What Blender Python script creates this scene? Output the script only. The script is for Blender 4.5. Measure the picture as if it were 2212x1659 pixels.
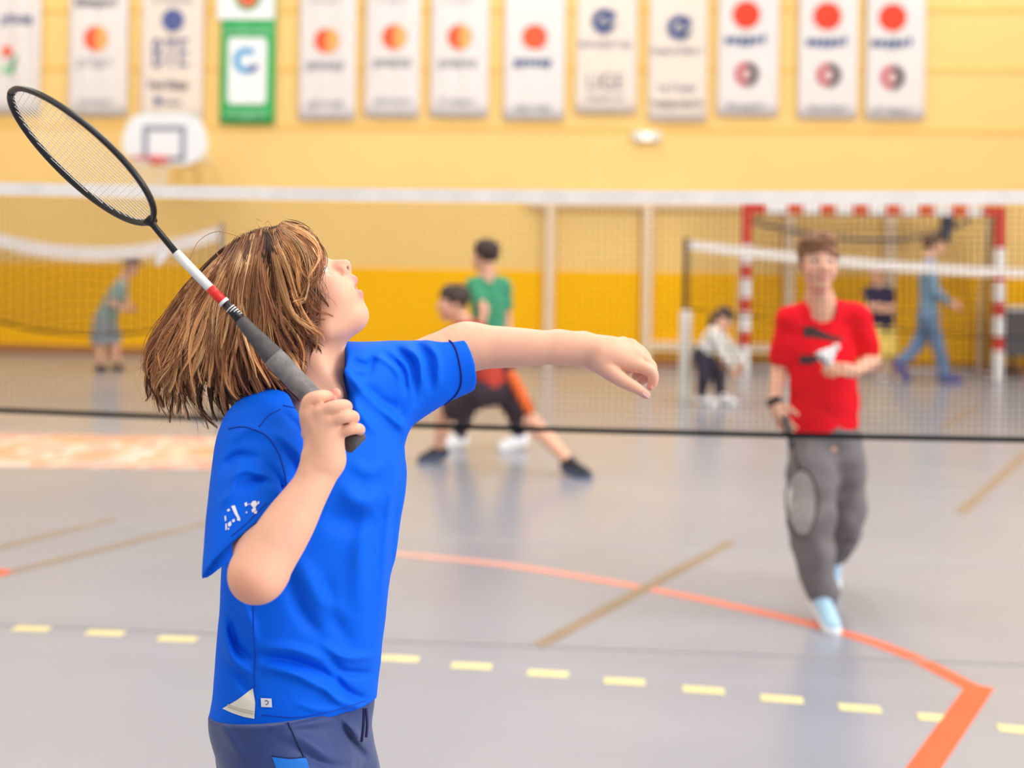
import bpy, bmesh, math, random
import numpy as np
from mathutils import Vector, Matrix
from mathutils.bvhtree import BVHTree
from mathutils.geometry import tessellate_polygon

for o in list(bpy.data.objects):
    bpy.data.objects.remove(o)
C = bpy.context.scene.collection
SC = bpy.context.scene
rng = np.random.default_rng(7)
random.seed(7)

# ------------------------------------------------------------------ camera
FPX, CX, CY, ROLL, EYE = 2400.0, 1106.0, 565.0, 0.0145, 1.30
cr, sr = math.cos(ROLL), math.sin(ROLL)
cam_d = bpy.data.cameras.new('camera')
cam = bpy.data.objects.new('camera', cam_d)
C.objects.link(cam)
cam_d.sensor_fit = 'HORIZONTAL'
cam_d.sensor_width = 36.0
cam_d.lens = 36.0 * FPX / 2212.0
cam_d.shift_y = -(1659 / 2 - CY) / 2212.0
cam_d.clip_start = 0.05
cam_d.dof.use_dof = True
cam_d.dof.focus_distance = 1.60
cam_d.dof.aperture_fstop = 2.1
cam.matrix_world = Matrix(((cr, -sr, 0, 0), (0, 0, -1, 0), (sr, cr, 0, EYE), (0, 0, 0, 1)))
SC.camera = cam

# ------------------------------------------------------------------ light
SC.view_settings.view_transform = 'Standard'
SC.view_settings.look = 'None'
SC.view_settings.gamma = 1.0
SC.view_settings.use_curve_mapping = False
SC.view_settings.exposure = -1.12
w = bpy.data.worlds.new('daylight')
SC.world = w
w.use_nodes = True
w.node_tree.nodes['Background'].inputs[0].default_value = (0.93, 0.96, 1.0, 1)
w.node_tree.nodes['Background'].inputs[1].default_value = 1.45


def area(name, loc, rot, sx, sy, power, col=(1, 1, 1)):
    d = bpy.data.lights.new(name, 'AREA')
    d.shape = 'RECTANGLE'
    d.size, d.size_y, d.energy, d.color = sx, sy, power, col
    o = bpy.data.objects.new(name, d)
    C.objects.link(o)
    o.location = loc
    o.rotation_euler = rot
    return o


for ix, lx in enumerate((-6.0, 0.0, 6.0)):
    for ly in (-2.0, 3.2, 8.4, 12.6):
        area('hall_lamp', (lx, ly, 7.7), (0, 0, 0), 2.4, 2.4, 300, (1.0, 0.975, 0.94))
area('window_daylight', (10.8, -1.0, 5.0), (0, math.radians(72), 0), 3.6, 9.5, 2500, (0.95, 0.97, 1.0))


# ------------------------------------------------------------------ helpers
def lin(c):
    c = np.array(c[:3], float) / 255.0
    return tuple(np.where(c <= 0.04045, c / 12.92, ((c + 0.055) / 1.055) ** 2.4))


def P(px, py, Y):
    u, v = (px - CX) / FPX, -(py - CY) / FPX
    return np.array([(cr * u - sr * v) * Y, Y, EYE + (sr * u + cr * v) * Y])


def floor_pt(px, py, z=0.0):
    u, v = (px - CX) / FPX, -(py - CY) / FPX
    Y = (z - EYE) / (sr * u + cr * v)
    return np.array([(cr * u - sr * v) * Y, Y, z])


def to_px(p):
    """world -> picture, arrays (...,3)"""
    x, y, z = p[..., 0], p[..., 1], p[..., 2] - EYE
    u = (x * cr + z * sr) / y
    v = (-x * sr + z * cr) / y
    return u * FPX + CX, -v * FPX + CY


WK, WD = 0.068, 14.2          # far wall: Y + WK X = WD


def wall_pt(px, py, off=0.0):
    u, v = (px - CX) / FPX, -(py - CY) / FPX
    dx, dz = cr * u - sr * v, sr * u + cr * v
    Y = (WD - off * math.hypot(1, WK)) / (1 + WK * dx)
    return np.array([dx * Y, Y, EYE + dz * Y])


_mats = {}


def M(name, col, rough=0.6, var=0.05, vscale=20.0, metal=0.0, spec=0.35, attr=False, bump=0.0, bscale=300.0,
      sheen=0.0, sss=0.0, alpha=1.0, wave=None, emit=0.0):
    if name in _mats:
        return _mats[name]
    m = bpy.data.materials.new(name)
    m.use_nodes = True
    nt = m.node_tree
    b = nt.nodes['Principled BSDF']
    b.inputs['Roughness'].default_value = rough
    b.inputs['Metallic'].default_value = metal
    b.inputs['Specular IOR Level'].default_value = spec
    if sheen:
        b.inputs['Sheen Weight'].default_value = sheen
    if sss:
        b.inputs['Subsurface Weight'].default_value = sss
        b.inputs['Subsurface Radius'].default_value = (0.012, 0.004, 0.002)
        b.inputs['Subsurface Scale'].default_value = 1.0
    tc = nt.nodes.new('ShaderNodeTexCoord')
    nz = nt.nodes.new('ShaderNodeTexNoise')
    nz.inputs['Scale'].default_value = vscale
    nz.inputs['Detail'].default_value = 4
    nt.links.new(tc.outputs['Object'], nz.inputs['Vector'])
    mr = nt.nodes.new('ShaderNodeMapRange')
    mr.inputs[1].default_value, mr.inputs[2].default_value = 0.3, 0.7
    mr.inputs[3].default_value, mr.inputs[4].default_value = 1 - var, 1 + var
    nt.links.new(nz.outputs[0], mr.inputs[0])
    mul = nt.nodes.new('ShaderNodeVectorMath')
    mul.operation = 'SCALE'
    if attr:
        at = nt.nodes.new('ShaderNodeAttribute')
        at.attribute_name = 'col'
        nt.links.new(at.outputs['Color'], mul.inputs[0])
    else:
        mul.inputs[0].default_value = lin(col)
    nt.links.new(mr.outputs[0], mul.inputs['Scale'])
    nt.links.new(mul.outputs[0], b.inputs['Base Color'])
    if emit:
        b.inputs['Emission Color'].default_value = (*lin(col), 1)
        b.inputs['Emission Strength'].default_value = emit
    if bump:
        if wave:
            bn = nt.nodes.new('ShaderNodeTexWave')
            bn.bands_direction = wave
            bn.inputs['Scale'].default_value = bscale
            bn.inputs['Distortion'].default_value = 0.4
        else:
            bn = nt.nodes.new('ShaderNodeTexNoise')
            bn.inputs['Scale'].default_value = bscale
            bn.inputs['Detail'].default_value = 3
        nt.links.new(tc.outputs['Object'], bn.inputs['Vector'])
        bp = nt.nodes.new('ShaderNodeBump')
        bp.inputs['Strength'].default_value = bump
        bp.inputs['Distance'].default_value = 0.002
        nt.links.new(bn.outputs[0], bp.inputs['Height'])
        nt.links.new(bp.outputs[0], b.inputs['Normal'])
    _mats[name] = m
    return m


def mesh_np(name, V, F, smooth=True, col=None):
    """V (n,3); F list of faces or int array (m,3|4)"""
    me = bpy.data.meshes.new(name)
    V = np.asarray(V, np.float32)
    me.vertices.add(len(V))
    me.vertices.foreach_set('co', V.ravel())
    if isinstance(F, np.ndarray):
        k = F.shape[1]
        loops = F.astype(np.int32).ravel()
        starts = np.arange(len(F), dtype=np.int32) * k
        n = len(F)
    else:
        loops = np.array([i for f in F for i in f], np.int32)
        ln = np.array([len(f) for f in F])
        starts = (np.cumsum(ln) - ln).astype(np.int32)
        n = len(F)
    me.loops.add(len(loops))
    me.loops.foreach_set('vertex_index', loops)
    me.polygons.add(n)
    me.polygons.foreach_set('loop_start', starts)
    me.polygons.foreach_set('use_smooth', np.full(n, smooth, bool))
    me.update(calc_edges=True)
    if col is not None:
        a = me.color_attributes.new('col', 'FLOAT_COLOR', 'POINT')
        c4 = np.ones((len(V), 4), np.float32)
        c4[:, :3] = col
        a.data.foreach_set('color', c4.ravel())
    return me


def link(name, me, mat, parent=None, world=True):
    o = bpy.data.objects.new(name, me)
    C.objects.link(o)
    if mat is not None:
        me.materials.append(mat)
    if parent is not None:
        o.parent = parent
        if world:
            o.matrix_parent_inverse = parent_inv(parent)
    return o


_origin = {}


def parent_inv(p):
    return _origin.get(p.name, Matrix.Identity(4))


def thing(name, label, cat, loc=(0, 0, 0), rotz=0.0, group=None, kind=None):
    o = bpy.data.objects.new(name, None)
    o.empty_display_size = 0.1
    C.objects.link(o)
    o.location = tuple(float(x) for x in loc)
    o.rotation_euler = (0, 0, rotz)
    _origin[o.name] = (Matrix.Translation(o.location) @ Matrix.Rotation(rotz, 4, 'Z')).inverted()
    if label:
        o['label'] = label
    if cat:
        o['category'] = cat
    if group:
        o['group'] = group
    if kind:
        o['kind'] = kind
    return o


def tag(o, label, cat, group=None):
    o['label'], o['category'] = label, cat
    if group:
        o['group'] = group
    return o


class MB:
    """collects simple shapes in one mesh"""

    def __init__(s):
        s.V, s.F = [], []

    def add(s, V, F):
        n = len(s.V)
        s.V += [tuple(v) for v in V]
        s.F += [tuple(i + n for i in f) for f in F]
        return s

    def box(s, lo, hi, R=None, at=(0, 0, 0)):
        (x0, y0, z0), (x1, y1, z1) = lo, hi
        V = [(x0, y0, z0), (x1, y0, z0), (x1, y1, z0), (x0, y1, z0), (x0, y0, z1), (x1, y0, z1), (x1, y1, z1), (x0, y1, z1)]
        if R is not None:
            V = [tuple(np.array(at) + R @ np.array(v)) for v in V]
        return s.add(V, [(0, 3, 2, 1), (4, 5, 6, 7), (0, 1, 5, 4), (1, 2, 6, 5), (2, 3, 7, 6), (3, 0, 4, 7)])

    def tube(s, pts, r, n=8, flat=1.0, side=None):
        V, F = tube_vf(pts, r, n, flat, side)
        return s.add(V, F)

    def build(s, name, mat, parent=None, world=True, smooth=False, bevel=0.0):
        me = mesh_np(name, s.V, s.F, smooth)
        if bevel:
            bm = bmesh.new()
            bm.from_mesh(me)
            bmesh.ops.bevel(bm, geom=bm.edges[:] + bm.verts[:], offset=bevel, segments=2, affect='EDGES', profile=0.6)
            bm.to_mesh(me)
            bm.free()
        return link(name, me, mat, parent, world)


def tube_vf(pts, r, n=8, flat=1.0, side=None):
    pts = np.asarray(pts, float)
    m = len(pts)
    r = np.full(m, r, float) if np.isscalar(r) else np.asarray(r, float)
    T = np.gradient(pts, axis=0)
    T /= np.linalg.norm(T, axis=1)[:, None] + 1e-12
    a = np.array(side, float) if side is not None else (np.array([0, 0, 1.0]) if abs(T[0][2]) < 0.9 else np.array([1.0, 0, 0]))
    V = []
    for i in range(m):
        a = a - T[i] * a.dot(T[i])
        a /= np.linalg.norm(a) + 1e-12
        b = np.cross(T[i], a)
        for k in range(n):
            th = 2 * math.pi * (k + 0.5) / n
            V.append(pts[i] + a * math.cos(th) * r[i] + b * math.sin(th) * r[i] * flat)
    F = []
    for i in range(m - 1):
        for k in range(n):
            k2 = (k + 1) % n
            F.append((i * n + k, i * n + k2, (i + 1) * n + k2, (i + 1) * n + k))
    F.append(tuple(range(n))[::-1])
    F.append(tuple((m - 1) * n + k for k in range(n)))
    return V, F


def spline(pts, n):
    """Catmull-Rom through points (m,d) -> (n,d)"""
    p = np.asarray(pts, float)
    q = np.vstack([2 * p[0] - p[1], p, 2 * p[-1] - p[-2]])
    m = len(p) - 1
    t = np.linspace(0, m, n)
    i = np.minimum(t.astype(int), m - 1)
    f = (t - i)[:, None]
    a, b, c, d = q[i], q[i + 1], q[i + 2], q[i + 3]
    return 0.5 * (2 * b + (c - a) * f + (2 * a - 5 * b + 4 * c - d) * f ** 2 + (3 * b - a - 3 * c + d) * f ** 3)


def unit(v):
    v = np.asarray(v, float)
    return v / np.linalg.norm(v)


# ------------------------------------------------------------------ sculpting: distance field -> one smooth mesh
class Sculpt:
    def __init__(s, lo, hi, h):
        s.lo, s.h = np.asarray(lo, float), float(h)
        s.n = np.ceil((np.asarray(hi, float) - s.lo) / h).astype(int) + 1
        s.D = np.full(s.n, 0.2, np.float32)

    def _sub(s, lo, hi, pad):
        i0 = np.clip(np.floor((np.asarray(lo) - pad - s.lo) / s.h).astype(int), 0, s.n)
        i1 = np.clip(np.ceil((np.asarray(hi) + pad - s.lo) / s.h).astype(int) + 1, 0, s.n)
        sl = tuple(slice(a, b) for a, b in zip(i0, i1))
        g = [(s.lo[k] + s.h * np.arange(i0[k], i1[k])).astype(np.float32) for k in range(3)]
        return sl, g[0][:, None, None], g[1][None, :, None], g[2][None, None, :]

    def _mix(s, sl, d, k, op):
        A = s.D[sl]
        if A.size == 0:
            return
        if op == '-':
            d = -d
            if k > 0:
                hh = np.maximum(k - np.abs(A - d), 0) / k
                s.D[sl] = np.maximum(A, d) + hh * hh * (k * 0.25)
            else:
                s.D[sl] = np.maximum(A, d)
        else:
            if k > 0:
                hh = np.maximum(k - np.abs(A - d), 0) / k
                s.D[sl] = np.minimum(A, d) - hh * hh * (k * 0.25)
            else:
                s.D[sl] = np.minimum(A, d)

    def cone(s, a, b, ra, rb, k=0.01, op='+'):
        a, b = np.asarray(a, float), np.asarray(b, float)
        r = max(ra, rb)
        sl, X, Y, Z = s._sub(np.minimum(a, b) - r, np.maximum(a, b) + r, k + 3 * s.h)
        ab = b - a
        L2 = max(ab.dot(ab), 1e-12)
        x, y, z = X - a[0], Y - a[1], Z - a[2]
        t = np.clip((x * ab[0] + y * ab[1] + z * ab[2]) / L2, 0, 1)
        d = np.sqrt((x - t * ab[0]) ** 2 + (y - t * ab[1]) ** 2 + (z - t * ab[2]) ** 2) - (ra + (rb - ra) * t)
        s._mix(sl, d, k, op)
        return s

    def chain(s, pts, rs, k=0.008, op='+'):
        if len(pts) > 2:
            q = spline(np.column_stack([np.asarray(pts, float), np.asarray(rs, float)]), 4 * (len(pts) - 1) + 1)
            pts, rs = q[:, :3], q[:, 3]
        for i in range(len(pts) - 1):
            s.cone(pts[i], pts[i + 1], rs[i], rs[i + 1], k if i == 0 else 0.0, op)
        return s

    def ell(s, c, r, axes=None, k=0.01, op='+'):
        c, r = np.asarray(c, float), np.asarray(r, float)
        R = np.eye(3) if axes is None else np.array([unit(a) for a in axes])
        ext = np.sqrt(((R * r[:, None]) ** 2).sum(0))
        sl, X, Y, Z = s._sub(c - ext, c + ext, k + 3 * s.h)
        x, y, z = X - c[0], Y - c[1], Z - c[2]
        k0 = 0
        k1 = 0
        for i in range(3):
            q = (x * R[i][0] + y * R[i][1] + z * R[i][2]) / r[i]
            k0 = k0 + q * q
            k1 = k1 + (q / r[i]) ** 2
        k0 = np.sqrt(k0)
        d = k0 * (k0 - 1) / np.sqrt(k1 + 1e-9)
        s._mix(sl, d, k, op)
        return s

    def tube(s, a, b, side, st, k=0.01, op='+'):
        """elliptic loft; st rows: t, r_side, r_depth, [off_side, off_depth]"""
        a, b = np.asarray(a, float), np.asarray(b, float)
        ax = b - a
        L = np.linalg.norm(ax)
        ax /= L
        A = np.asarray(side, float)
        A = unit(A - ax * A.dot(ax))
        B = np.cross(ax, A)
        st = np.array([list(r) + [0] * (5 - len(r)) for r in st], float)
        tt = np.linspace(st[0, 0], st[-1, 0], 200)
        dense = spline(st, 240)
        prof = [np.interp(tt, dense[:, 0], dense[:, i]) for i in range(1, 5)]
        r = st[:, 1:3].max() + np.abs(st[:, 3:]).max()
        lo_, hi_ = np.minimum(a, b) - r, np.maximum(a, b) + r
        sl, X, Y, Z = s._sub(lo_, hi_, k + 3 * s.h)
        x, y, z = X - a[0], Y - a[1], Z - a[2]
        w = x * ax[0] + y * ax[1] + z * ax[2]
        t = np.clip(w / L, st[0, 0], st[-1, 0])
        ra, rb, oa, ob = [np.interp(t, tt, p).astype(np.float32) for p in prof]
        m = np.minimum(ra, rb)
        qa = (x * A[0] + y * A[1] + z * A[2] - oa)
        qb = (x * B[0] + y * B[1] + z * B[2] - ob)
        qc = (w - t * L)
        k0 = np.sqrt((qa / ra) ** 2 + (qb / rb) ** 2 + (qc / m) ** 2)
        k1 = np.sqrt((qa / ra ** 2) ** 2 + (qb / rb ** 2) ** 2 + (qc / m ** 2) ** 2)
        d = k0 * (k0 - 1) / (k1 + 1e-6)
        s._mix(sl, d, k, op)
        return s

    def cut(s, p, n, k=0.0):
        """keep the side opposite to n"""
        n = unit(n)
        sl, X, Y, Z = s._sub(s.lo, s.lo + s.h * s.n, 0)
        d = (X - p[0]) * n[0] + (Y - p[1]) * n[1] + (Z - p[2]) * n[2]
        s.D = np.maximum(s.D, d.astype(np.float32))
        return s

    def shell(s, t):
        s.D = np.maximum(s.D, -(s.D + t))
        return s

    def warp(s, fn, band=0.03):
        idx = np.nonzero(np.abs(s.D) < band)
        p = np.stack([s.lo[k] + s.h * idx[k] for k in range(3)], -1)
        s.D[idx] += fn(p).astype(np.float32)
        return s

    def mesh(s):
        D = s.D
        S = D < 0
        c = [S[i:D.shape[0] - 1 + i, j:D.shape[1] - 1 + j, l:D.shape[2] - 1 + l] for i in (0, 1) for j in (0, 1) for l in (0, 1)]
        al = c[0].copy()
        an = c[0].copy()
        for q in c[1:]:
            al &= q
            an |= q
        act = an & ~al
        I, J, K = np.nonzero(act)
        vid = np.full(act.shape, -1, np.int32)
        vid[I, J, K] = np.arange(len(I))
        offs = [(i, j, l) for i in (0, 1) for j in (0, 1) for l in (0, 1)]
        val = {o: D[I + o[0], J + o[1], K + o[2]] for o in offs}
        acc = np.zeros((len(I), 3))
        cnt = np.zeros(len(I))
        for o in offs:
            for ax in range(3):
                if o[ax]:
                    continue
                o2 = list(o)
                o2[ax] = 1
                a, b = val[o], val[tuple(o2)]
                x = (a < 0) != (b < 0)
                t = np.where(x, a / np.where(x, a - b, 1), 0)
                p = np.tile(np.array(o, float), (len(I), 1))
                p[:, ax] = t
                acc += np.where(x[:, None], p, 0)
                cnt += x
        V = s.lo + s.h * (np.stack([I, J, K], -1) + acc / cnt[:, None])
        Q = []
        for ax in range(3):
            sh = [slice(None)] * 3
            sl0, sl1 = list(sh), list(sh)
            sl0[ax], sl1[ax] = slice(0, -1), slice(1, None)
            A, B = S[tuple(sl0)], S[tuple(sl1)]
            for inside in (True, False):
                E = (A & ~B) if inside else (~A & B)
                g = list(np.nonzero(E))
                u, v = (ax + 1) % 3, (ax + 2) % 3
                ok = (g[u] > 0) & (g[v] > 0) & (g[u] < act.shape[u]) & (g[v] < act.shape[v])
                g = [q[ok] for q in g]

                def cell(du, dv):
                    h = list(g)
                    h[u] = g[u] + du
                    h[v] = g[v] + dv
                    return vid[h[0], h[1], h[2]]
                q = [cell(-1, -1), cell(0, -1), cell(0, 0), cell(-1, 0)]
                if not inside:
                    q = q[::-1]
                Q.append(np.stack(q, -1))
        F = np.concatenate(Q)
        F = F[(F >= 0).all(1)]
        return V, F


def join(parts):
    V, F, n = [], [], 0
    for v, f in parts:
        V.append(np.asarray(v, float))
        F += [tuple(int(i) + n for i in q) for q in f] if not isinstance(f, np.ndarray) else [tuple(q) for q in (f + n).tolist()]
        n += len(v)
    return np.vstack(V), F


def relax(V, F, n=2, lam=0.5):
    """a few rounds of neighbour averaging on a quad mesh"""
    F = np.asarray(F)
    a = np.concatenate([F[:, i] for i in range(4)] + [F[:, (i + 1) % 4] for i in range(4)])
    b = np.concatenate([F[:, (i + 1) % 4] for i in range(4)] + [F[:, i] for i in range(4)])
    cnt = np.bincount(a, minlength=len(V))[:, None]
    for _ in range(n):
        acc = np.stack([np.bincount(a, V[b, k], minlength=len(V)) for k in range(3)], -1)
        V = V + lam * (acc / np.maximum(cnt, 1) - V)
    return V


def fbm(p, s, seed=0):
    """cheap smooth pseudo-noise"""
    r = np.random.default_rng(seed)
    out = 0
    for i in range(5):
        k = r.normal(size=3)
        k = k / np.linalg.norm(k) * s * (1 + 0.35 * i)
        out = out + np.sin(p @ k + r.uniform(0, 6.28) + 1.3 * np.sin(p @ (r.normal(size=3) * s * 0.4))) / (1 + 0.5 * i)
    return out / 2.2


class Snap:
    """drops flat prints and seams on a sculpted surface along the view of the photographer"""

    def __init__(s, V, F):
        s.t = BVHTree.FromPolygons([tuple(v) for v in V], [tuple(int(i) for i in f) for f in F])

    def at(s, px, py, off):
        d = Vector(P(px, py, 1.0)) - Vector((0, 0, EYE))
        hit = s.t.ray_cast(Vector((0, 0, EYE)), d.normalized())
        if hit[0] is None:
            return None
        n = hit[1] if hit[1].dot(d) < 0 else -hit[1]
        return np.array(hit[0] + n * off)

    def patch(s, poly, off=0.0012, sub=2):
        tri = tessellate_polygon([[Vector((x, y, 0)) for x, y in poly]])
        T = [[np.array(poly[i], float) for i in t] for t in tri]
        for _ in range(sub):
            N = []
            for a, b, c in T:
                ab, bc, ca = (a + b) / 2, (b + c) / 2, (c + a) / 2
                N += [[a, ab, ca], [ab, b, bc], [ca, bc, c], [ab, bc, ca]]
            T = N
        key, V, F = {}, [], []
        for t in T:
            f = []
            for p in t:
                q = (round(p[0], 3), round(p[1], 3))
                if q not in key:
                    h = s.at(p[0], p[1], off)
                    key[q] = len(V) if h is not None else -1
                    if h is not None:
                        V.append(h)
                f.append(key[q])
            if min(f) >= 0:
                F.append(tuple(f))
        return V, F

    def seam(s, pts, r=0.0009, off=0.0004, n=28):
        q = spline(pts, n)
        V = [s.at(x, y, off) for x, y in q]
        V = [v for v in V if v is not None]
        return tube_vf(V, r, 5)
# ------------------------------------------------------------------ the hall
WT = unit((1, -WK, 0))                 # along the far wall
WN = unit((-WK, -1, 0))                # out of the far wall, into the hall
RW = np.array([WT, -WN, (0, 0, 1)]).T  # local (x along, y into the wall, z up)
W0 = np.array([0, WD, 0.0])
ANG = -math.atan(WK)


def wall_box(x0, x1, y0, y1, z0, z1):
    return MB().box((x0, y0, z0), (x1, y1, z1), RW, W0)


m_floor = bpy.data.materials.new('sports_vinyl')
m_floor.use_nodes = True
nt = m_floor.node_tree
b = nt.nodes['Principled BSDF']
tc = nt.nodes.new('ShaderNodeTexCoord')
n1 = nt.nodes.new('ShaderNodeTexNoise')
n1.inputs['Scale'].default_value = 0.9
n1.inputs['Detail'].default_value = 5
n2 = nt.nodes.new('ShaderNodeTexNoise')
n2.inputs['Scale'].default_value = 260
rmp = nt.nodes.new('ShaderNodeValToRGB')
rmp.color_ramp.elements[0].position, rmp.color_ramp.elements[1].position = 0.3, 0.7
rmp.color_ramp.elements[0].color = (*lin((143, 147, 160)), 1)
rmp.color_ramp.elements[1].color = (*lin((155, 157, 167)), 1)
nt.links.new(tc.outputs['Object'], n1.inputs[0])
nt.links.new(tc.outputs['Object'], n2.inputs[0])
nt.links.new(n1.outputs[0], rmp.inputs[0])
nt.links.new(rmp.outputs[0], b.inputs['Base Color'])
b.inputs['Roughness'].default_value = 0.24
b.inputs['Specular IOR Level'].default_value = 0.62
bp = nt.nodes.new('ShaderNodeBump')
bp.inputs['Strength'].default_value = 0.12
bp.inputs['Distance'].default_value = 0.001
nt.links.new(n2.outputs[0], bp.inputs['Height'])
nt.links.new(bp.outputs[0], b.inputs['Normal'])

flo = MB().box((-12, -6, -0.1), (12, 16, 0)).build('floor', m_floor)
flo['kind'] = 'structure'
flo['label'] = 'pale grey sports hall floor with court lines'

m_pale = M('pale_yellow_paint', (243, 204, 130), 0.6, 0.03, 0.6, spec=0.15, bump=0.15, bscale=60)
m_deep = M('golden_yellow_paint', (255, 190, 0), 0.6, 0.03, 0.7, spec=0.1, bump=0.1, bscale=60)
m_skirt = M('brown_skirting', (168, 112, 62), 0.5, 0.08, 3)
m_white = M('white_paint', (222, 220, 216), 0.5, 0.03, 5)
m_cream = M('cream_paint', (236, 212, 180), 0.45, 0.03, 5)

wb = wall_box(-13, 13, 0.0, 0.3, 1.19, 8.0).build('wall_back', m_pale)
wb['kind'] = 'structure'
wall_box(-13, 13, -0.012, 0.3, 0.0, 1.19).build('lower_panel', m_deep, wb)
zs = (1.19, 2.24, 3.0, 3.76, 4.52, 5.28)
m_joint = M('panel_joint', (238, 192, 104), 0.7, 0.03, 2)
for z in zs[2:]:
    wall_box(-13, 13, -0.012, 0.0, z - 0.022, z + 0.022).build('cladding_joint', m_joint, wb)
sk = wall_box(-13, 13, -0.03, 0.0, 0.0, 0.115).build('baseboard_back', m_skirt)
sk['kind'] = 'structure'
m_side = M('side_wall_paint', (240, 226, 196), 0.6, 0.03, 0.5)
wl = MB().box((-12.2, -6, 0), (-11.5, 16, 8)).build('wall_left', m_side)
wl['kind'] = 'structure'
wr_ = MB().box((11.5, -6, 0), (12.2, 16, 8)).build('wall_right', m_side)
wr_['kind'] = 'structure'
ce = MB().box((-12, -6, 8), (12, 16, 8.3)).build('ceiling', M('ceiling_panels', (240, 238, 232), 0.8, 0.03, 1))
ce['kind'] = 'structure'

# ---- court lines, each a thin strip of the floor
zl = [0.0012]


def strip(name, px, w, mat, tones=None):
    p = np.array([floor_pt(x, y) for x, y in px])
    if len(p) > 2:
        p = spline(p, 40)
    T = np.gradient(p, axis=0)
    N = np.stack([-T[:, 1], T[:, 0], 0 * T[:, 0]], -1)
    N /= np.linalg.norm(N, axis=1)[:, None]
    z = zl[0]
    zl[0] += 0.00004
    up = np.array([0, 0, z])
    V = np.vstack([p + N * w / 2 + up, p - N * w / 2 + up, p + N * w / 2, p - N * w / 2])
    n = len(p)
    F = []
    for i in range(n - 1):
        F += [(i, n + i, n + i + 1, i + 1), (2 * n + i, i, i + 1, 2 * n + i + 1), (n + i, 3 * n + i, 3 * n + i + 1, n + i + 1)]
    if tones is not None:
        col = np.vstack([tones] * 4)
        return link(name, mesh_np(name, V, F, False, col), mat, flo)
    return link(name, mesh_np(name, V, F, False), mat, flo)


m_yl = M('yellow_line_paint', (226, 214, 156), 0.4, 0.05, 8)
m_or = M('orange_line_paint', (232, 92, 52), 0.4, 0.05, 8)
m_br = M('brown_line_paint', (146, 128, 108), 0.45, 0.06, 8)
m_gr = M('floor_joint', (150, 148, 150), 0.6, 0.04, 8)
dash = [((30, 1357), (108, 1359)), ((188, 1366), (268, 1369)), ((343, 1379), (425, 1382)), ((498, 1394), (582, 1398)), ((655, 1408), (740, 1412)),
        ((822, 1421), (905, 1425)), ((975, 1437), (1062, 1441)), ((1140, 1453), (1228, 1458)), ((1305, 1470), (1393, 1475)),
        ((1475, 1488), (1565, 1494)), ((1643, 1507), (1735, 1514)), ((1812, 1527), (1903, 1534)), ((1983, 1548), (2060, 1554)), ((2155, 1572), (2250, 1582))]
for a, c in dash:
    strip('line_dash', (a, c), 0.05, m_yl)
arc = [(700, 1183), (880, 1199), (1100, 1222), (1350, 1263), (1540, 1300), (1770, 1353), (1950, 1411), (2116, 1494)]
tw = np.linspace(0, 1, 40)[:, None] ** 0.8  # arc colour runs from pale salmon at left to orange at right
m_orgrad = M('graded_orange_line_paint', (0, 0, 0), 0.4, 0.05, 8, attr=True)
strip('boundary_line', arc, 0.062, m_orgrad, np.array(lin((214, 180, 170))) * (1 - tw) + np.array(lin((232, 96, 58))) * tw)
strip('boundary_line', [(2119, 1482), (1960, 1710)], 0.075, m_or)
strip('boundary_line', [(1160, 1397), (1580, 1171)], 0.055, m_br)
strip('boundary_line', [(2076, 1107), (2212, 985), (2330, 880)], 0.06, m_br)
strip('boundary_line', [(-60, 1257), (450, 1130)], 0.055, m_br)
strip('boundary_line', [(-60, 1198), (245, 1122)], 0.055, m_br)
strip('boundary_line', [(-60, 1253), (18, 1233)], 0.075, m_or)
strip('boundary_line', [(2030, 925), (2110, 882)], 0.06, m_br)
strip('seam', [(-200, 1340), (460, 1368), (840, 1384), (1165, 1396), (2212, 1436), (2500, 1447)], 0.014, m_gr)
strip('seam', [(-200, 1120), (820, 1158), (1500, 1190), (2212, 1222), (2500, 1234)], 0.01, M('faint_joint', (180, 178, 180), 0.6, 0.03, 8))
strip('seam', [(-200, 985), (900, 1020), (2212, 1070), (2500, 1080)], 0.008, _mats['faint_joint'])

# painted advert panel on the floor at the left
m_ad = bpy.data.materials.new('salmon_floor_print')
m_ad.use_nodes = True
nt = m_ad.node_tree
b = nt.nodes['Principled BSDF']
tc = nt.nodes.new('ShaderNodeTexCoord')
mp = nt.nodes.new('ShaderNodeMapping')
mp.inputs['Scale'].default_value = (2.2, 1.3, 1)
n1 = nt.nodes.new('ShaderNodeTexNoise')
n1.inputs['Scale'].default_value = 1.6
n1.inputs['Detail'].default_value = 1
rmp = nt.nodes.new('ShaderNodeValToRGB')
els = rmp.color_ramp.elements
els[0].position, els[0].color = 0.38, (*lin((236, 164, 132)), 1)
els[1].position, els[1].color = 0.5, (*lin((238, 178, 150)), 1)
e = els.new(0.56)
e.color = (*lin((240, 226, 216)), 1)
e = els.new(0.64)
e.color = (*lin((234, 160, 144)), 1)
nt.links.new(tc.outputs['Object'], mp.inputs[0])
nt.links.new(mp.outputs[0], n1.inputs[0])
nt.links.new(n1.outputs[0], rmp.inputs[0])
nt.links.new(rmp.outputs[0], b.inputs['Base Color'])
b.inputs['Roughness'].default_value = 0.35
ad = [floor_pt(-160, 938), floor_pt(484, 946), floor_pt(500, 1012), floor_pt(-200, 1004)]
V = [p + (0, 0, 0.001) for p in ad] + ad
link('advert_panel', mesh_np('advert_panel', V, [(0, 3, 2, 1), (0, 1, 5, 4), (1, 2, 6, 5), (2, 3, 7, 6), (3, 0, 4, 7)], False), m_ad, flo)

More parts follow.
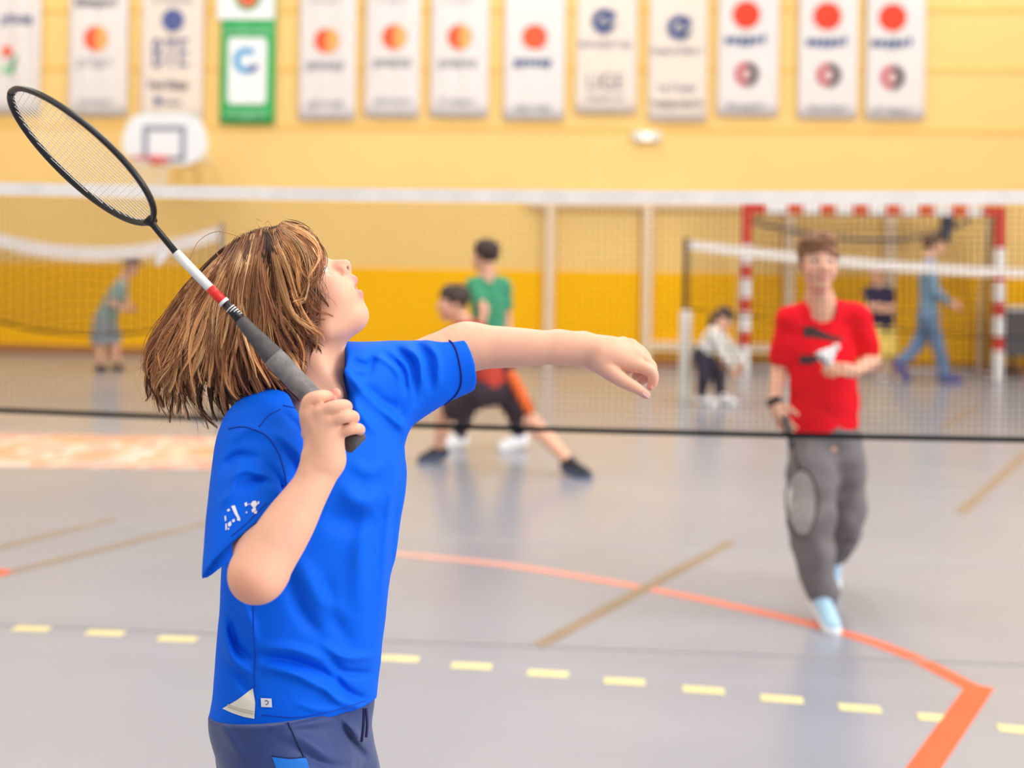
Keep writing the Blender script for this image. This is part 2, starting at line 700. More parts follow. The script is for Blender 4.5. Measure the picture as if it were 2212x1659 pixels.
# ------------------------------------------------------------------ banners
m_ban = M('white_banner_cloth', (226, 219, 217), 0.75, 0.02, 4, bump=0.05)
m_banp = M('peach_banner_cloth', (230, 216, 204), 0.75, 0.02, 4)
m_bang = M('green_banner_cloth', (46, 172, 92), 0.7, 0.04, 4)
INK = dict(orange=(236, 92, 56), light=(246, 168, 96), red=(228, 66, 40), blue=(70, 104, 160), navy=(42, 72, 128), violet=(84, 96, 150),
           grey=(176, 172, 180), dark=(112, 106, 120), cyan=(60, 160, 214), pale=(190, 220, 240), green=(40, 150, 80), white=(240, 240, 242), lgreen=(150, 216, 170), black=(70, 62, 66), plum=(196, 72, 84))


def ink(k):
    return M('ink_' + k, INK[k], 0.7, 0.03, 6)


class Banner:
    def __init__(s, label, x0, x1, yb, mat, top=-150, seed=0):
        s.a, s.b = wall_pt(x0, yb, 0.05), wall_pt(x1, yb, 0.05)
        s.base = (s.a + s.b) / 2
        s.w = np.linalg.norm((s.b - s.a)[:2])
        s.xc, s.sc = (x0 + x1) / 2, FPX / s.base[1]
        s.h = (yb - top) / s.sc
        s.t = thing('banner', label, 'banner', s.base, ANG, 'banners hung on the far wall')
        nx, nz = 12, 14
        r = np.random.default_rng(seed)
        ph, am = r.uniform(0, 6), r.uniform(0.004, 0.009)
        V = []
        for sgn in (0, 1):
            for j in range(nz + 1):
                for i in range(nx + 1):
                    x, z = (i / nx - 0.5) * s.w, j / nz * s.h
                    V.append((x, am * math.sin(x * 22 + ph + z * 0.8) - (0.002 if sgn else -0.002), z))
        n1 = (nx + 1) * (nz + 1)
        F = []
        for j in range(nz):
            for i in range(nx):
                q = (j * (nx + 1) + i, j * (nx + 1) + i + 1, (j + 1) * (nx + 1) + i + 1, (j + 1) * (nx + 1) + i)
                F += [q[::-1], tuple(n1 + k for k in q)]
        edge = [i for i in range(nx + 1)] + [(j + 1) * (nx + 1) - 1 for j in range(1, nz + 1)] + [nz * (nx + 1) + i for i in range(nx - 1, -1, -1)] + [j * (nx + 1) for j in range(nz - 1, 0, -1)]
        for k in range(len(edge)):
            p, q = edge[k], edge[(k + 1) % len(edge)]
            F.append((p, q, n1 + q, n1 + p))
        link('cloth', mesh_np('banner_cloth', V, F, True), mat, s.t, False)
        MB().tube([(-s.w / 2 - 0.03, 0, s.h), (s.w / 2 + 0.03, 0, s.h)], 0.014, 8).build('rod', m_white, s.t, False)

    def loc(s, px, py):
        # rows of the print are level in the hall; the roll of the picture is taken out at the banner's own column
        p = wall_pt(px, py, 0.05)
        d = p - s.base
        return d.dot(WT), p[2] - s.base[2]

    def put(s, name, V2, F, key, lift=0.012, mat=None):
        n = len(V2)
        V = [(x, -lift, z) for x, z in V2] + [(x, -lift + 0.0015, z) for x, z in V2]
        me = mesh_np(name, V, list(F) + [tuple(n + i for i in f)[::-1] for f in F], False)
        return link(name, me, mat or ink(key), s.t, False)

    def disc(s, px, py, r, key, name='roundel', a0=0, a1=2 * math.pi, hole=0.0, lift=0.012, sy=1.0):
        x, z = s.loc(px, py)
        r /= s.sc
        n = 28
        an = [a0 + (a1 - a0) * i / n for i in range(n + 1)]
        if hole:
            V = [(x + r * math.cos(t), z + r * sy * math.sin(t)) for t in an] + [(x + r * hole * math.cos(t), z + r * hole * sy * math.sin(t)) for t in an]
            F = [(i, i + 1, n + 2 + i, n + 1 + i)[::-1] for i in range(n)]
        else:
            V = [(x, z)] + [(x + r * math.cos(t), z + r * sy * math.sin(t)) for t in an]
            F = [(0, i + 1, i + 2) for i in range(n)]
        return s.put(name, V, F, key, lift)

    def rect(s, x0, y0, x1, y1, key, name='panel', rad=0.0, lift=0.012):
        a, b_ = s.loc(x0, y1), s.loc(x1, y0)
        (xa, za), (xb, zb) = a, b_
        r = rad / s.sc
        V = []
        for cx_, cz_, t0 in ((xb - r, zb - r, 0), (xa + r, zb - r, 90), (xa + r, za + r, 180), (xb - r, za + r, 270)):
            for k in range(5):
                t = math.radians(t0 + k * 22.5)
                V.append((cx_ + r * math.cos(t), cz_ + r * math.sin(t)))
        return s.put(name, V, [tuple(range(len(V)))], key, lift)

    def poly(s, pts, key, name='emblem', lift=0.012):
        V = [s.loc(x, y) for x, y in pts]
        ar = sum(V[i][0] * V[(i + 1) % len(V)][1] - V[(i + 1) % len(V)][0] * V[i][1] for i in range(len(V)))
        f = tuple(range(len(V)))
        return s.put(name, V, [f if ar > 0 else f[::-1]], key, lift)

    def words(s, px, py, w, h, n, key, seed, bold=0.3, name='lettering'):
        """a line of print too blurred to read: n letter-like marks of stems, bars and bowls"""
        r = random.Random(seed)
        V, F = [], []

        def q(x0, z0, x1, z1):
            k = len(V)
            V.extend([(x0, z0), (x1, z0), (x1, z1), (x0, z1)])
            F.append((k, k + 1, k + 2, k + 3))
        xc, zc = s.loc(px, py)
        W, H = w / s.sc, h / s.sc
        lw = W / n
        st = lw * bold
        for i in range(n):
            x0, z0 = xc - W / 2 + i * lw, zc - H / 2
            x1 = x0 + lw * 0.82
            k = r.randrange(5)
            xh = 0.68 * H
            if k in (0, 1):
                q(x0, z0 - (0.25 * H if k == 1 else 0), x0 + st, z0 + H * (0.68 if k == 1 else 1))
            if k in (0, 1, 2, 3):
                q(x0, z0, x1, z0 + st * 0.8)
                q(x0, z0 + xh - st * 0.8, x1, z0 + xh)
            if k in (0, 1, 3):
                q(x1 - st, z0, x1, z0 + xh)
            if k in (2, 3):
                q(x0, z0, x0 + st, z0 + xh)
            if k == 2:
                q(x0, z0 + xh * 0.42, x1, z0 + xh * 0.42 + st * 0.7)
            if k == 4:
                xm = (x0 + x1) / 2
                q(xm - st / 2, z0, xm + st / 2, z0 + H)
                q(x0, z0 + xh - st * 0.7, x1, z0 + xh)
        return s.put(name, V, F, key)

    def text(s, string, px, py, w, h, key):
        cu = bpy.data.curves.new('letters', 'FONT')
        cu.body = string
        o = bpy.data.objects.new('letters', cu)
        me = bpy.data.meshes.new_from_object(o)
        bpy.data.objects.remove(o)
        v = np.array([x.co[:] for x in me.vertices])
        lo, hi = v.min(0), v.max(0)
        xc, zc = s.loc(px, py)
        V = [(xc + ((p[0] - lo[0]) / (hi[0] - lo[0]) - 0.5) * w / s.sc, zc + ((p[1] - lo[1]) / (hi[1] - lo[1]) - 0.5) * h / s.sc) for p in v]
        F = [tuple(f.vertices) for f in me.polygons]
        bpy.data.meshes.remove(me)
        return s.put('lettering', V, F, key)


B = Banner('white banner with small orange flower and green stem, at left edge', -25, 86, 245, m_ban, seed=1)
B.words(38, 40, 72, 22, 6, 'violet', 1)
B.disc(16, 111, 12, 'orange')
B.poly([(24, 160), (22, 140), (34, 118), (38, 122), (32, 148), (30, 160)], 'green')
B.poly([(0, 150), (14, 140), (24, 158), (8, 158)], 'lgreen')

B = Banner('white banner with orange ball, yellowish on its right, and dark lettering at the top', 147, 274, 250, m_ban, seed=2)
B.words(210, 3, 96, 22, 8, 'dark', 2)
B.disc(208, 83, 27, 'orange')
B.disc(208, 83, 27.5, 'light', 'glow_half', -1.57, 1.57, lift=0.014)
B.words(207, 134, 80, 20, 6, 'grey', 3, 0.22)
B.words(208, 218, 78, 13, 7, 'grey', 4, 0.18)

B = Banner('peach banner with violet-blue ball above three tall capital letters', 303, 437, 262, m_banp, seed=3)
B.words(372, 0, 90, 10, 8, 'grey', 30)
B.disc(374, 44, 25, 'violet')
B.text('BTE', 369, 114, 78, 60, 'violet')
B.words(364, 182, 90, 20, 7, 'dark', 5)
B.disc(341, 218, 9, 'violet')
B.words(370, 220, 46, 14, 5, 'grey', 6)

B = Banner('green banner with white rounded panel and blue ring, white strip above', 475, 592, 268, m_bang, seed=4)
B.rect(470, -140, 596, 42, 'white', 'upper_panel', 2, 0.013)
B.disc(536, -6, 30, 'green', 'ring', hole=0.72, lift=0.017)
B.disc(536, -6, 20, 'orange', lift=0.017)
B.words(536, 66, 110, 14, 11, 'lgreen', 7, 0.4)
B.rect(492, 82, 577, 225, 'white', 'white_panel', 8, 0.014)
B.disc(533, 131, 29, 'cyan', 'ring', 0.75, 5.4, 0.5, 0.018)
B.disc(535, 131, 29, 'blue', 'ring', -1.5, -0.4, 0.5, 0.019)
B.words(533, 196, 38, 9, 6, 'pale', 8)
B.words(534, 245, 92, 17, 9, 'lgreen', 9, 0.4)

spec = [(645, 766, 258, (706, 88), (704, 138), (705, 222), 'grey', 0, ''),
        (788, 905, 253, (852, 80), (849, 132), (850, 217), 'grey', 1, ''), (929, 1054, 252, (993, 80), (990, 133), (988, 217), 'grey', 1, ''),
        (1087, 1218, 258, (1155, 80), (1152, 132), (1152, 231), 'grey', 0, '')]
names = ['white banner with orange and yellow ball hanging just right of the green banner',
         'white banner with orange and yellow ball, second to the right of the green banner',
         'white banner with orange and yellow ball, third to the right of the green banner',
         'white banner with solid orange ball and bold blue word, left of navy emblems']
for i, (x0, x1, yb, d, t, t2, kk, _, _2) in enumerate(spec):
    B = Banner(names[i], x0, x1, yb, m_ban, seed=10 + i)
    B.disc(d[0], d[1], 27, 'orange')
    if i < 3:
        B.disc(d[0], d[1], 27.4, 'light', 'glow_half', -1.57, 1.57, lift=0.014)
        B.words(d[0] - 2, 1, 70, 6, 8, 'grey', 50 + i, 0.2)
    B.words(t[0], t[1], 84, 22, 6, 'blue' if i == 3 else 'grey', 21, 0.36)
    B.words(t2[0], t2[1], 82, 14, 7, kk, 22 + i, 0.24)

for i, (x0, x1, yb, d, t, lab) in enumerate(((1243, 1374, 245, (1305, 46), (1308, 93), 'white banner with navy round emblem over a line of four capitals'),
                                             (1400, 1526, 262, (1468, 60), (1464, 108), 'white banner with navy round emblem and two pale text lines below it'))):
    B = Banner(lab, x0, x1, yb, m_banp, seed=20 + i)
    B.disc(d[0], d[1], 27, 'navy', 'ring', 0.5, 6.0, 0.45)
    B.poly([(d[0] - 8, d[1] + 3), (d[0] + 24, d[1] - 22), (d[0] + 27, d[1] - 14), (d[0] - 2, d[1] + 11)], 'navy', 'sash', 0.015)
    B.disc(d[0], d[1], 27, 'grey', 'ring', -0.7, 0.5, 0.62)
    B.words(t[0], t[1], 116, 16, 11, 'grey', 31 + i, 0.28)
    if i == 0:
        B.text('LIGE', 1308, 176, 76, 34, 'dark')
        B.words(1308, 210, 86, 13, 9, 'grey', 33, 0.3)
    else:
        B.words(1461, 188, 84, 18, 6, 'grey', 34, 0.25)
        B.words(1462, 222, 114, 15, 10, 'dark', 35, 0.26)

for i, (x0, x1, yb, d, t, r_, t2, lab) in enumerate((
        (1550, 1680, 250, (1612, 32), (1612, 84), (1613, 160), (1613, 228), 'white banner with red ball above red and black ring, set apart from two alike'),
        (1723, 1851, 255, (1787, 35), (1788, 88), (1790, 162), (1790, 232), 'white banner with red ball above a half red half black ring, middle one of three'),
        (1870, 1997, 258, (1928, 38), (1928, 90), (1928, 167), (1928, 237), 'white banner with red ball and two-tone ring, last in the row before bare wall'))):
    B = Banner(lab, x0, x1, yb, m_ban, seed=30 + i)
    B.disc(d[0], d[1], 30, 'red')
    B.words(t[0], t[1], 90, 22, 6, 'blue', 41, 0.42)
    B.disc(r_[0], r_[1], 26, 'plum', 'ring', 1.57, 4.71, 0.5)
    B.disc(r_[0], r_[1], 26, 'black', 'ring', -1.57, 1.57, 0.5)
    B.poly([(r_[0] - 7, r_[1] + 2), (r_[0] - 4, r_[1] - 5), (r_[0] + 9, r_[1] - 1), (r_[0] + 6, r_[1] + 6)], 'plum', 'emblem', 0.014)
    B.words(t2[0], t2[1], 84, 16, 8, 'grey', 42 + i, 0.28)

# ------------------------------------------------------------------ basketball backboard
p0 = wall_pt(356, 357, 0.95)
sc = FPX / p0[1]
bt = thing('basketball_hoop', 'small white fan-shaped basketball backboard with red rim on the wall', 'basketball hoop', p0, ANG)
out = [(-0.99, -40), (-0.98, -58), (-0.9, -84), (-0.76, -104), (-0.5, -112), (0.5, -112), (0.76, -104), (0.9, -84), (0.98, -58), (0.99, -40), (0.93, -24), (0.72, -8), (0.45, 0), (-0.45, 0), (-0.72, -8), (-0.93, -24)]
V2 = [(x * 94 / sc, -z / sc) for x, z in out]
n = len(V2)
V = [(x, -0.03, z) for x, z in V2] + [(x, 0.03, z) for x, z in V2]
F = [tuple(range(n)), tuple(n + i for i in range(n))[::-1]] + [(i, n + i, n + (i + 1) % n, (i + 1) % n) for i in range(n)]
me = mesh_np('backboard', V, F, False)
bm = bmesh.new()
bm.from_mesh(me)
bmesh.ops.recalc_face_normals(bm, faces=bm.faces)
bm.to_mesh(me)
bm.free()
link('backboard', me, M('board_white', (238, 240, 243), 0.4, 0.02, 3), bt, False)
m_sq = M('board_square_paint', (134, 142, 158), 0.5, 0.03, 3)
fr = MB()
x0, x1, z0, z1, tk = -47 / sc, 47 / sc, 8 / sc, 85 / sc, 11 / sc
fr.box((x0, -0.036, z0), (x0 + tk, -0.031, z1)).box((x1 - tk, -0.036, z0), (x1, -0.031, z1))
fr.box((x0 + tk, -0.036, z1 - tk), (x1 - tk, -0.031, z1)).box((x0 + tk, -0.036, z0), (x1 - tk, -0.031, z0 + tk))
fr.build('target_square', m_sq, bt, False)
m_rim = M('rim_red', (214, 62, 66), 0.4, 0.03, 5)
rc = np.array([-8 / sc, -0.31, 10 / sc])
ring = [rc + 0.225 * np.array([math.cos(t), math.sin(t), 0]) for t in np.linspace(0, 2 * math.pi, 33)]
MB().tube(ring, 0.012, 8).box((rc[0] - 0.1, -0.12, rc[2] - 0.06), (rc[0] + 0.1, -0.03, rc[2] + 0.02)).build('rim', m_rim, bt, False, True)
nb = MB()
for k in range(12):
    t, t2 = 2 * math.pi * k / 12, 2 * math.pi * (k + 1) / 12
    for s_ in (1, -1):
        a = [rc + np.array([(0.22 - 0.1 * f) * math.cos(t + s_ * f * 1.05), (0.22 - 0.1 * f) * math.sin(t + s_ * f * 1.05), -0.4 * f]) for f in np.linspace(0, 1, 7)]
        nb.tube(a, 0.004, 4)
o = nb.build('net', m_white, bt, False)
o['kind'] = 'stuff'
MB().box((-0.05, 0.03, 0.1), (0.05, 0.9, 0.2)).box((-0.25, 0.03, 0.12), (-0.2, 0.9, 0.17)).box((0.2, 0.03, 0.12), (0.25, 0.9, 0.17)).build('bracket', m_white, bt, False)

# ------------------------------------------------------------------ emergency lamp and small sensor
p0 = wall_pt(1396, 295, 0.0)
el = thing('emergency_lamp', 'small white emergency light box glowing on the upper wall', 'lamp', p0, ANG)
MB().box((-0.17, -0.09, -0.06), (0.17, 0, 0.06)).build('housing', M('lamp_grey', (222, 222, 218), 0.5), el, False, bevel=0.012)
MB().box((-0.05, -0.1, -0.055), (0.05, -0.085, 0.03)).build('lens', M('lamp_glow', (255, 236, 220), 0.3, emit=2.2), el, False, bevel=0.005)

# ------------------------------------------------------------------ cream frame of uprights on the wall
p0 = wall_pt(1300, 790, 0.05)
p0[2] = 0.0
fx = thing('wall_frame', 'cream painted frame of uprights and top rail standing against the wall', 'frame', p0, ANG)
zr = wall_pt(1400, 449, 0.05)[2]
xs = [(wall_pt(x, 600, 0.05) - p0).dot(WT) for x in (1187, 1398, 1704, 1921)]
for x in xs:
    MB().box((x - 0.06, -0.06, 0.0), (x + 0.06, 0.02, zr)).build('upright', m_cream, fx, False, bevel=0.008)
MB().box((xs[0] - 0.3, -0.055, zr), (xs[3] + 0.3, 0.02, zr + 0.09)).build('top_rail', m_cream, fx, False, bevel=0.008)
MB().box((xs[1] + 0.06, -0.055, 0.2), (xs[2] - 0.06, 0.02, 0.32)).build('lower_rail', m_cream, fx, False, bevel=0.008)


# ------------------------------------------------------------------ nets
def cords(lines, r):
    mb = MB()
    for l in lines:
        mb.tube(l, r, 3)
    return mb


m_cordb = M('brown_net_cord', (74, 54, 42), 0.8)
m_tape = M('white_net_tape', (236, 228, 222), 0.8, 0.06, 14, bump=0.1, bscale=120)
m_hem = M('black_net_rope', (10, 20, 26), 0.8, spec=0.1)
m_blackpost = M('black_post', (52, 46, 44), 0.5)


def court_net(label, A, Bp, zt, drop, sag, mesh_r, pitch, tape_h, hem_r, postmat=None, posts=(True, True), padded=None, tape_mat=None, cordmat=None, bend=None):
    """A, Bp: floor points under the two ends; sag: fn(t)->drop at t"""
    A, Bp = np.array(A, float), np.array(Bp, float)
    t_ = thing('badminton_net', label, 'net', (A + Bp) / 2)
    L = np.linalg.norm(Bp - A)
    N = unit(np.cross(Bp - A, (0, 0, 1)))

    def pt(s, z):
        return A + (Bp - A) * s + np.array([0, 0, z])
    ss = np.linspace(0, 1, 61)
    top = np.array([pt(s, zt - sag(s)) for s in ss])
    V, F = [], []
    for i, p in enumerate(top):
        for dx, dz in ((-0.003, 0), (-0.004, -tape_h), (0.004, -tape_h), (0.003, 0)):
            V.append(p + N * dx + np.array([0, 0, dz]))
        if i:
            for k in range(4):
                F.append(((i - 1) * 4 + k, i * 4 + k, i * 4 + (k + 1) % 4, (i - 1) * 4 + (k + 1) % 4))
    link('top_tape', mesh_np('top_tape', V, F, False), tape_mat or m_tape, t_)
    MB().tube(top + (0, 0, -drop), hem_r, 6).build('bottom_rope', m_hem, t_, True, True)
    lines = []
    nv = int(L / pitch)
    for i in range(nv + 1):
        s = i / nv
        lines.append([pt(s, zt - sag(s) - tape_h * 0.8), pt(s, zt - sag(s) - drop)])
    for j in range(1, int((drop - tape_h) / pitch)):
        lines.append([pt(s, zt - sag(s) - tape_h - j * pitch) for s in np.linspace(0, 1, 25)])
    o = cords(lines, mesh_r).build('mesh', cordmat or m_cordb, t_)
    o['kind'] = 'stuff'
    for f, q in zip(posts, (A, Bp)):
        if f:
            if padded:
                MB().tube([q + (0, 0, 0.85), q + (0, 0, zt + 0.02)], 0.028, 10).build('post', m_blackpost, t_, True, True)
                MB().tube([q + (0, 0, 0.0), q + (0, 0, 0.02), q + (0, 0, 0.83), q + (0, 0, 0.86)], [0.06, 0.055, 0.055, 0.04], 12).build('post_pad', m_white, t_, True, True)
            else:
                MB().tube([q + (0, 0, 0.03), q + (0, 0, zt + 0.02)], 0.022, 10).build('post', postmat or m_blackpost, t_, True, True)
                MB().box((q[0] - 0.18, q[1] - 0.2, 0), (q[0] + 0.18, q[1] + 0.2, 0.035)).build('post_base', postmat or m_blackpost, t_, bevel=0.006)
    return t_


# main net across the picture: left end farther than right end
ya, yb_ = 3.72, 3.40
pl, pr = P(0, 549, ya), P(2212, 581, yb_)
dirn = (pr - pl) * (1, 1, 0)
A0 = pl * (1, 1, 0) - dirn * 0.42
B0 = pr * (1, 1, 0) + dirn * 0.42
court_net('badminton net with white tape stretched right behind the boy in blue', A0, B0, 1.565, 0.763, lambda s: 0.035 * (1 - (2 * s - 1) ** 2), 0.0013, 0.02, 0.042, 0.0092)

# slack net at left, far
yL = 9.1
court_net('slack badminton net drooping in the middle at far left', P(-80, 560, yL) * (1, 1, 0), P(478, 560, yL) * (1, 1, 0), 1.56, 0.72,
          lambda s: 0.19 * (1 - (2 * s - 1) ** 2), 0.003, 0.035, 0.11, 0.012, M('grey_post', (128, 120, 112), 0.5))
# far net at right with padded post
yR = 10.6
court_net('far badminton net tied to a black post with white padding, at right', P(1483, 560, yR) * (1, 1, 0), P(2480, 560, yR) * (1, 1, 0), 1.53, 0.66,
          lambda s: 0.235 * (1 - abs(1 - s * 1.15) ** 1.9), 0.0014, 0.045, 0.085, 0.008, padded=True, posts=(True, True))

# ------------------------------------------------------------------ handball goal
gc = wall_pt(1880, 780, 0.75)
gc[2] = 0.0
gt = thing('handball_goal', 'handball goal with red and white striped posts and dark netting', 'goal', gc, ANG)
m_gw, m_grd = M('goal_white', (238, 236, 236), 0.4, 0.02, 5), M('goal_red', (204, 52, 40), 0.4, 0.04, 5)
hw, gh = 1.47, 1.95
for sx in (-1, 1):
    p = MB().box((sx * hw - 0.05, -0.05, 0), (sx * hw + 0.05, 0.05, gh + 0.08)).build('post', m_gw, gt, False)
    for z0 in (0.34, 0.74, 1.14, 1.54):
        MB().box((sx * hw - 0.052, -0.052, z0), (sx * hw + 0.052, 0.052, z0 + 0.17)).build('red_band', m_grd, p, False)
    MB().box((sx * hw - 0.053, -0.053, gh - 0.24), (sx * hw + 0.053, 0.053, gh + 0.083)).build('red_band', m_grd, p, False)
cb = MB().box((-hw + 0.05, -0.05, gh - 0.03), (hw - 0.05, 0.05, gh + 0.08)).build('crossbar', m_gw, gt, False)
m_gor = M('goal_orange', (212, 78, 34), 0.4, 0.04, 5)
for k in range(6):
    x = -hw + 0.56 + k * 0.38
    MB().box((x - 0.09, -0.052, gh - 0.032), (x + 0.09, 0.052, gh + 0.082)).build('red_band', m_gor, cb, False)
for sx in (-1, 1):
    x = sx * (hw - 0.13)
    MB().box((x - 0.09, -0.052, gh - 0.032), (x + 0.09, 0.052, gh + 0.082)).build('red_band', m_grd, cb, False)
    MB().tube([(sx * hw, 0.03, gh), (sx * hw, 0.35, gh - 0.02), (sx * hw, 0.62, 0.9), (sx * hw, 0.66, 0.03), (sx * hw, 0.03, 0.03)], 0.016, 8).build('side_frame', m_gw, gt, False, True)
MB().tube([(-hw, 0.66, 0.03), (hw, 0.66, 0.03)], 0.016, 8).build('rear_bar', m_gw, gt, False, True)
prof = spline([(0.03, gh), (0.3, gh - 0.12), (0.5, 1.3), (0.62, 0.6), (0.66, 0.03)], 24)
ln = []
for x in np.arange(-hw, hw + 0.01, 0.07):
    dz = 0.1 * (1 - (x / hw) ** 2)
    ln.append([(x, y, z - dz * (0.2 < y < 0.6)) for y, z in prof])
for i in range(1, 24):
    y, z = prof[i]
    ln.append([(x, y, z - 0.1 * (1 - (x / hw) ** 2) * (0.2 < y < 0.6)) for x in np.linspace(-hw, hw, 13)])
for sx in (-1, 1):
    for y in np.arange(0.08, 0.66, 0.045):
        zt_ = np.interp(y, prof[:, 0], prof[:, 1])
        ln.append([(sx * hw, y, 0.03), (sx * hw, y, zt_)])
    for z in np.arange(0.08, gh, 0.045):
        ye = np.interp(-z, -prof[:, 1], prof[:, 0])
        ln.append([(sx * hw, 0.02, z), (sx * hw, ye, z)])
o = cords(ln, 0.0045).build('netting', M('dark_netting', (104, 82, 66), 0.8), gt, False)
o['kind'] = 'stuff'
m_gath = M('gathered_netting', (98, 96, 100), 0.85, 0.15, 40)
MB().tube(spline([(-hw + 0.05, 0.1, gh - 0.12), (-0.9, 0.15, gh - 0.23), (0, 0.15, gh - 0.33), (0.7, 0.15, gh - 0.26), (hw - 0.3, 0.12, gh - 0.08)], 30), 0.026, 7).build('net_edge_roll', m_gath, gt, False, True)
MB().tube(spline([(0.93, 0.1, gh - 0.02), (0.9, 0.1, gh - 0.1), (0.88, 0.1, gh - 0.25), (0.9, 0.1, gh - 0.36)], 10), [0.04, 0.07, 0.085, 0.08, 0.075, 0.07, 0.06, 0.05, 0.04, 0.02], 8).build('net_bundle', M('bundle_blue_grey', (70, 78, 96), 0.85, 0.15, 40), gt, False, True)

# ------------------------------------------------------------------ folded panel trolley at right edge
tp = wall_pt(2250, 800, 0.45)
tp[2] = 0
tt = thing('folded_table', 'charcoal folded table tennis table with white top edge at right edge', 'table', tp, ANG)
MB().box((-0.48, -0.03, 0.25), (0.9, 0.03, 0.8)).build('table_top', M('charcoal_panel', (84, 84, 88), 0.5, 0.06, 5), tt, False, bevel=0.006)
MB().box((-0.5, -0.05, 0.8), (0.92, 0.05, 0.85)).build('edge_trim', m_white, tt, False, bevel=0.006)
for x in (-0.35, 0.75):
    lg = MB().box((x - 0.02, -0.2, 0.06), (x + 0.02, 0.2, 0.1)).box((x - 0.02, -0.02, 0.1), (x + 0.02, 0.02, 0.3)).build('leg', m_blackpost, tt, False)
    for y in (-0.17, 0.17):
        MB().tube([(x - 0.015, y, 0.045), (x + 0.015, y, 0.045)], 0.045, 14).build('wheel', m_blackpost, lg, False, True)
# ------------------------------------------------------------------ people
SKIN = lin((240, 186, 156))
m_skin = M('skin', (240, 186, 156), 0.5, 0.03, 60, spec=0.35, attr=True, sss=0.12)
m_skinfar = M('skin_plain', (236, 180, 152), 0.55, 0.03, 30, attr=True)
m_hair = M('hair_strands', (120, 80, 50), 0.5, 0.06, 40, spec=0.3, attr=True)
m_eyew = M('eye_white', (236, 232, 232), 0.15, 0.01, 20, spec=0.6)
m_iris = M('eye_iris', (58, 56, 60), 0.15, 0.05, 80, spec=0.6)
m_dark = M('dark_opening', (60, 30, 28), 0.8)


def sphere_vf(c, r, nu=12, nv=8):
    V, F = [np.array(c) + (0, 0, r)], []
    for j in range(1, nv):
        t = math.pi * j / nv
        for i in range(nu):
            a = 2 * math.pi * i / nu
            V.append(np.array(c) + r * np.array([math.sin(t) * math.cos(a), math.sin(t) * math.sin(a), math.cos(t)]))
    V.append(np.array(c) - (0, 0, r))
    n = len(V) - 1
    for i in range(nu):
        F.append((0, 1 + i, 1 + (i + 1) % nu))
        F.append((n, n - nu + (i + 1) % nu, n - nu + i))
    for j in range(nv - 2):
        for i in range(nu):
            a = 1 + j * nu
            F.append((a + i, a + nu + i, a + nu + (i + 1) % nu, a + (i + 1) % nu))
    return V, F


def finger_tubes(wr, hd, n, side, S, curl):
    """palm at wr..; returns tube meshes of four fingers and a thumb; hd = direction end of hand"""
    d = unit(hd - wr)
    n = unit(n - d * n.dot(d))
    s = np.cross(d, n) * side
    out = []
    L = 0.075 * S
    for i, (off, ln) in enumerate(((-0.026, 0.9), (-0.009, 1.0), (0.009, 0.94), (0.025, 0.75))):
        p = wr + d * 0.075 * S + s * off * S
        pts, dd = [p - d * 0.03 * S, p], d
        for k, seg in enumerate((0.45, 0.3, 0.25)):
            a = curl * (0.6 + 0.5 * k)
            dd = unit(dd * math.cos(a) + n * math.sin(a))
            nn = unit(n - dd * n.dot(dd))
            pts.append(pts[-1] + dd * L * ln * seg)
        out.append(tube_vf(spline(pts, 9), np.array([8.4, 8.6, 8.4, 8, 7.6, 7.2, 6.8, 6.2, 4]) * 0.001 * S, 7))
    p = wr + d * 0.025 * S - s * 0.02 * S
    t = unit(d * 0.7 - s * 0.75 + n * 0.35)
    pts = [p, p + t * 0.03 * S, p + t * 0.05 * S + d * 0.008 * S, p + t * 0.06 * S + d * 0.026 * S]
    out.append(tube_vf(spline(pts, 8), np.array([12, 11, 10, 9.5, 9, 8.4, 7.6, 4.5]) * 0.001 * S, 7))
    return out


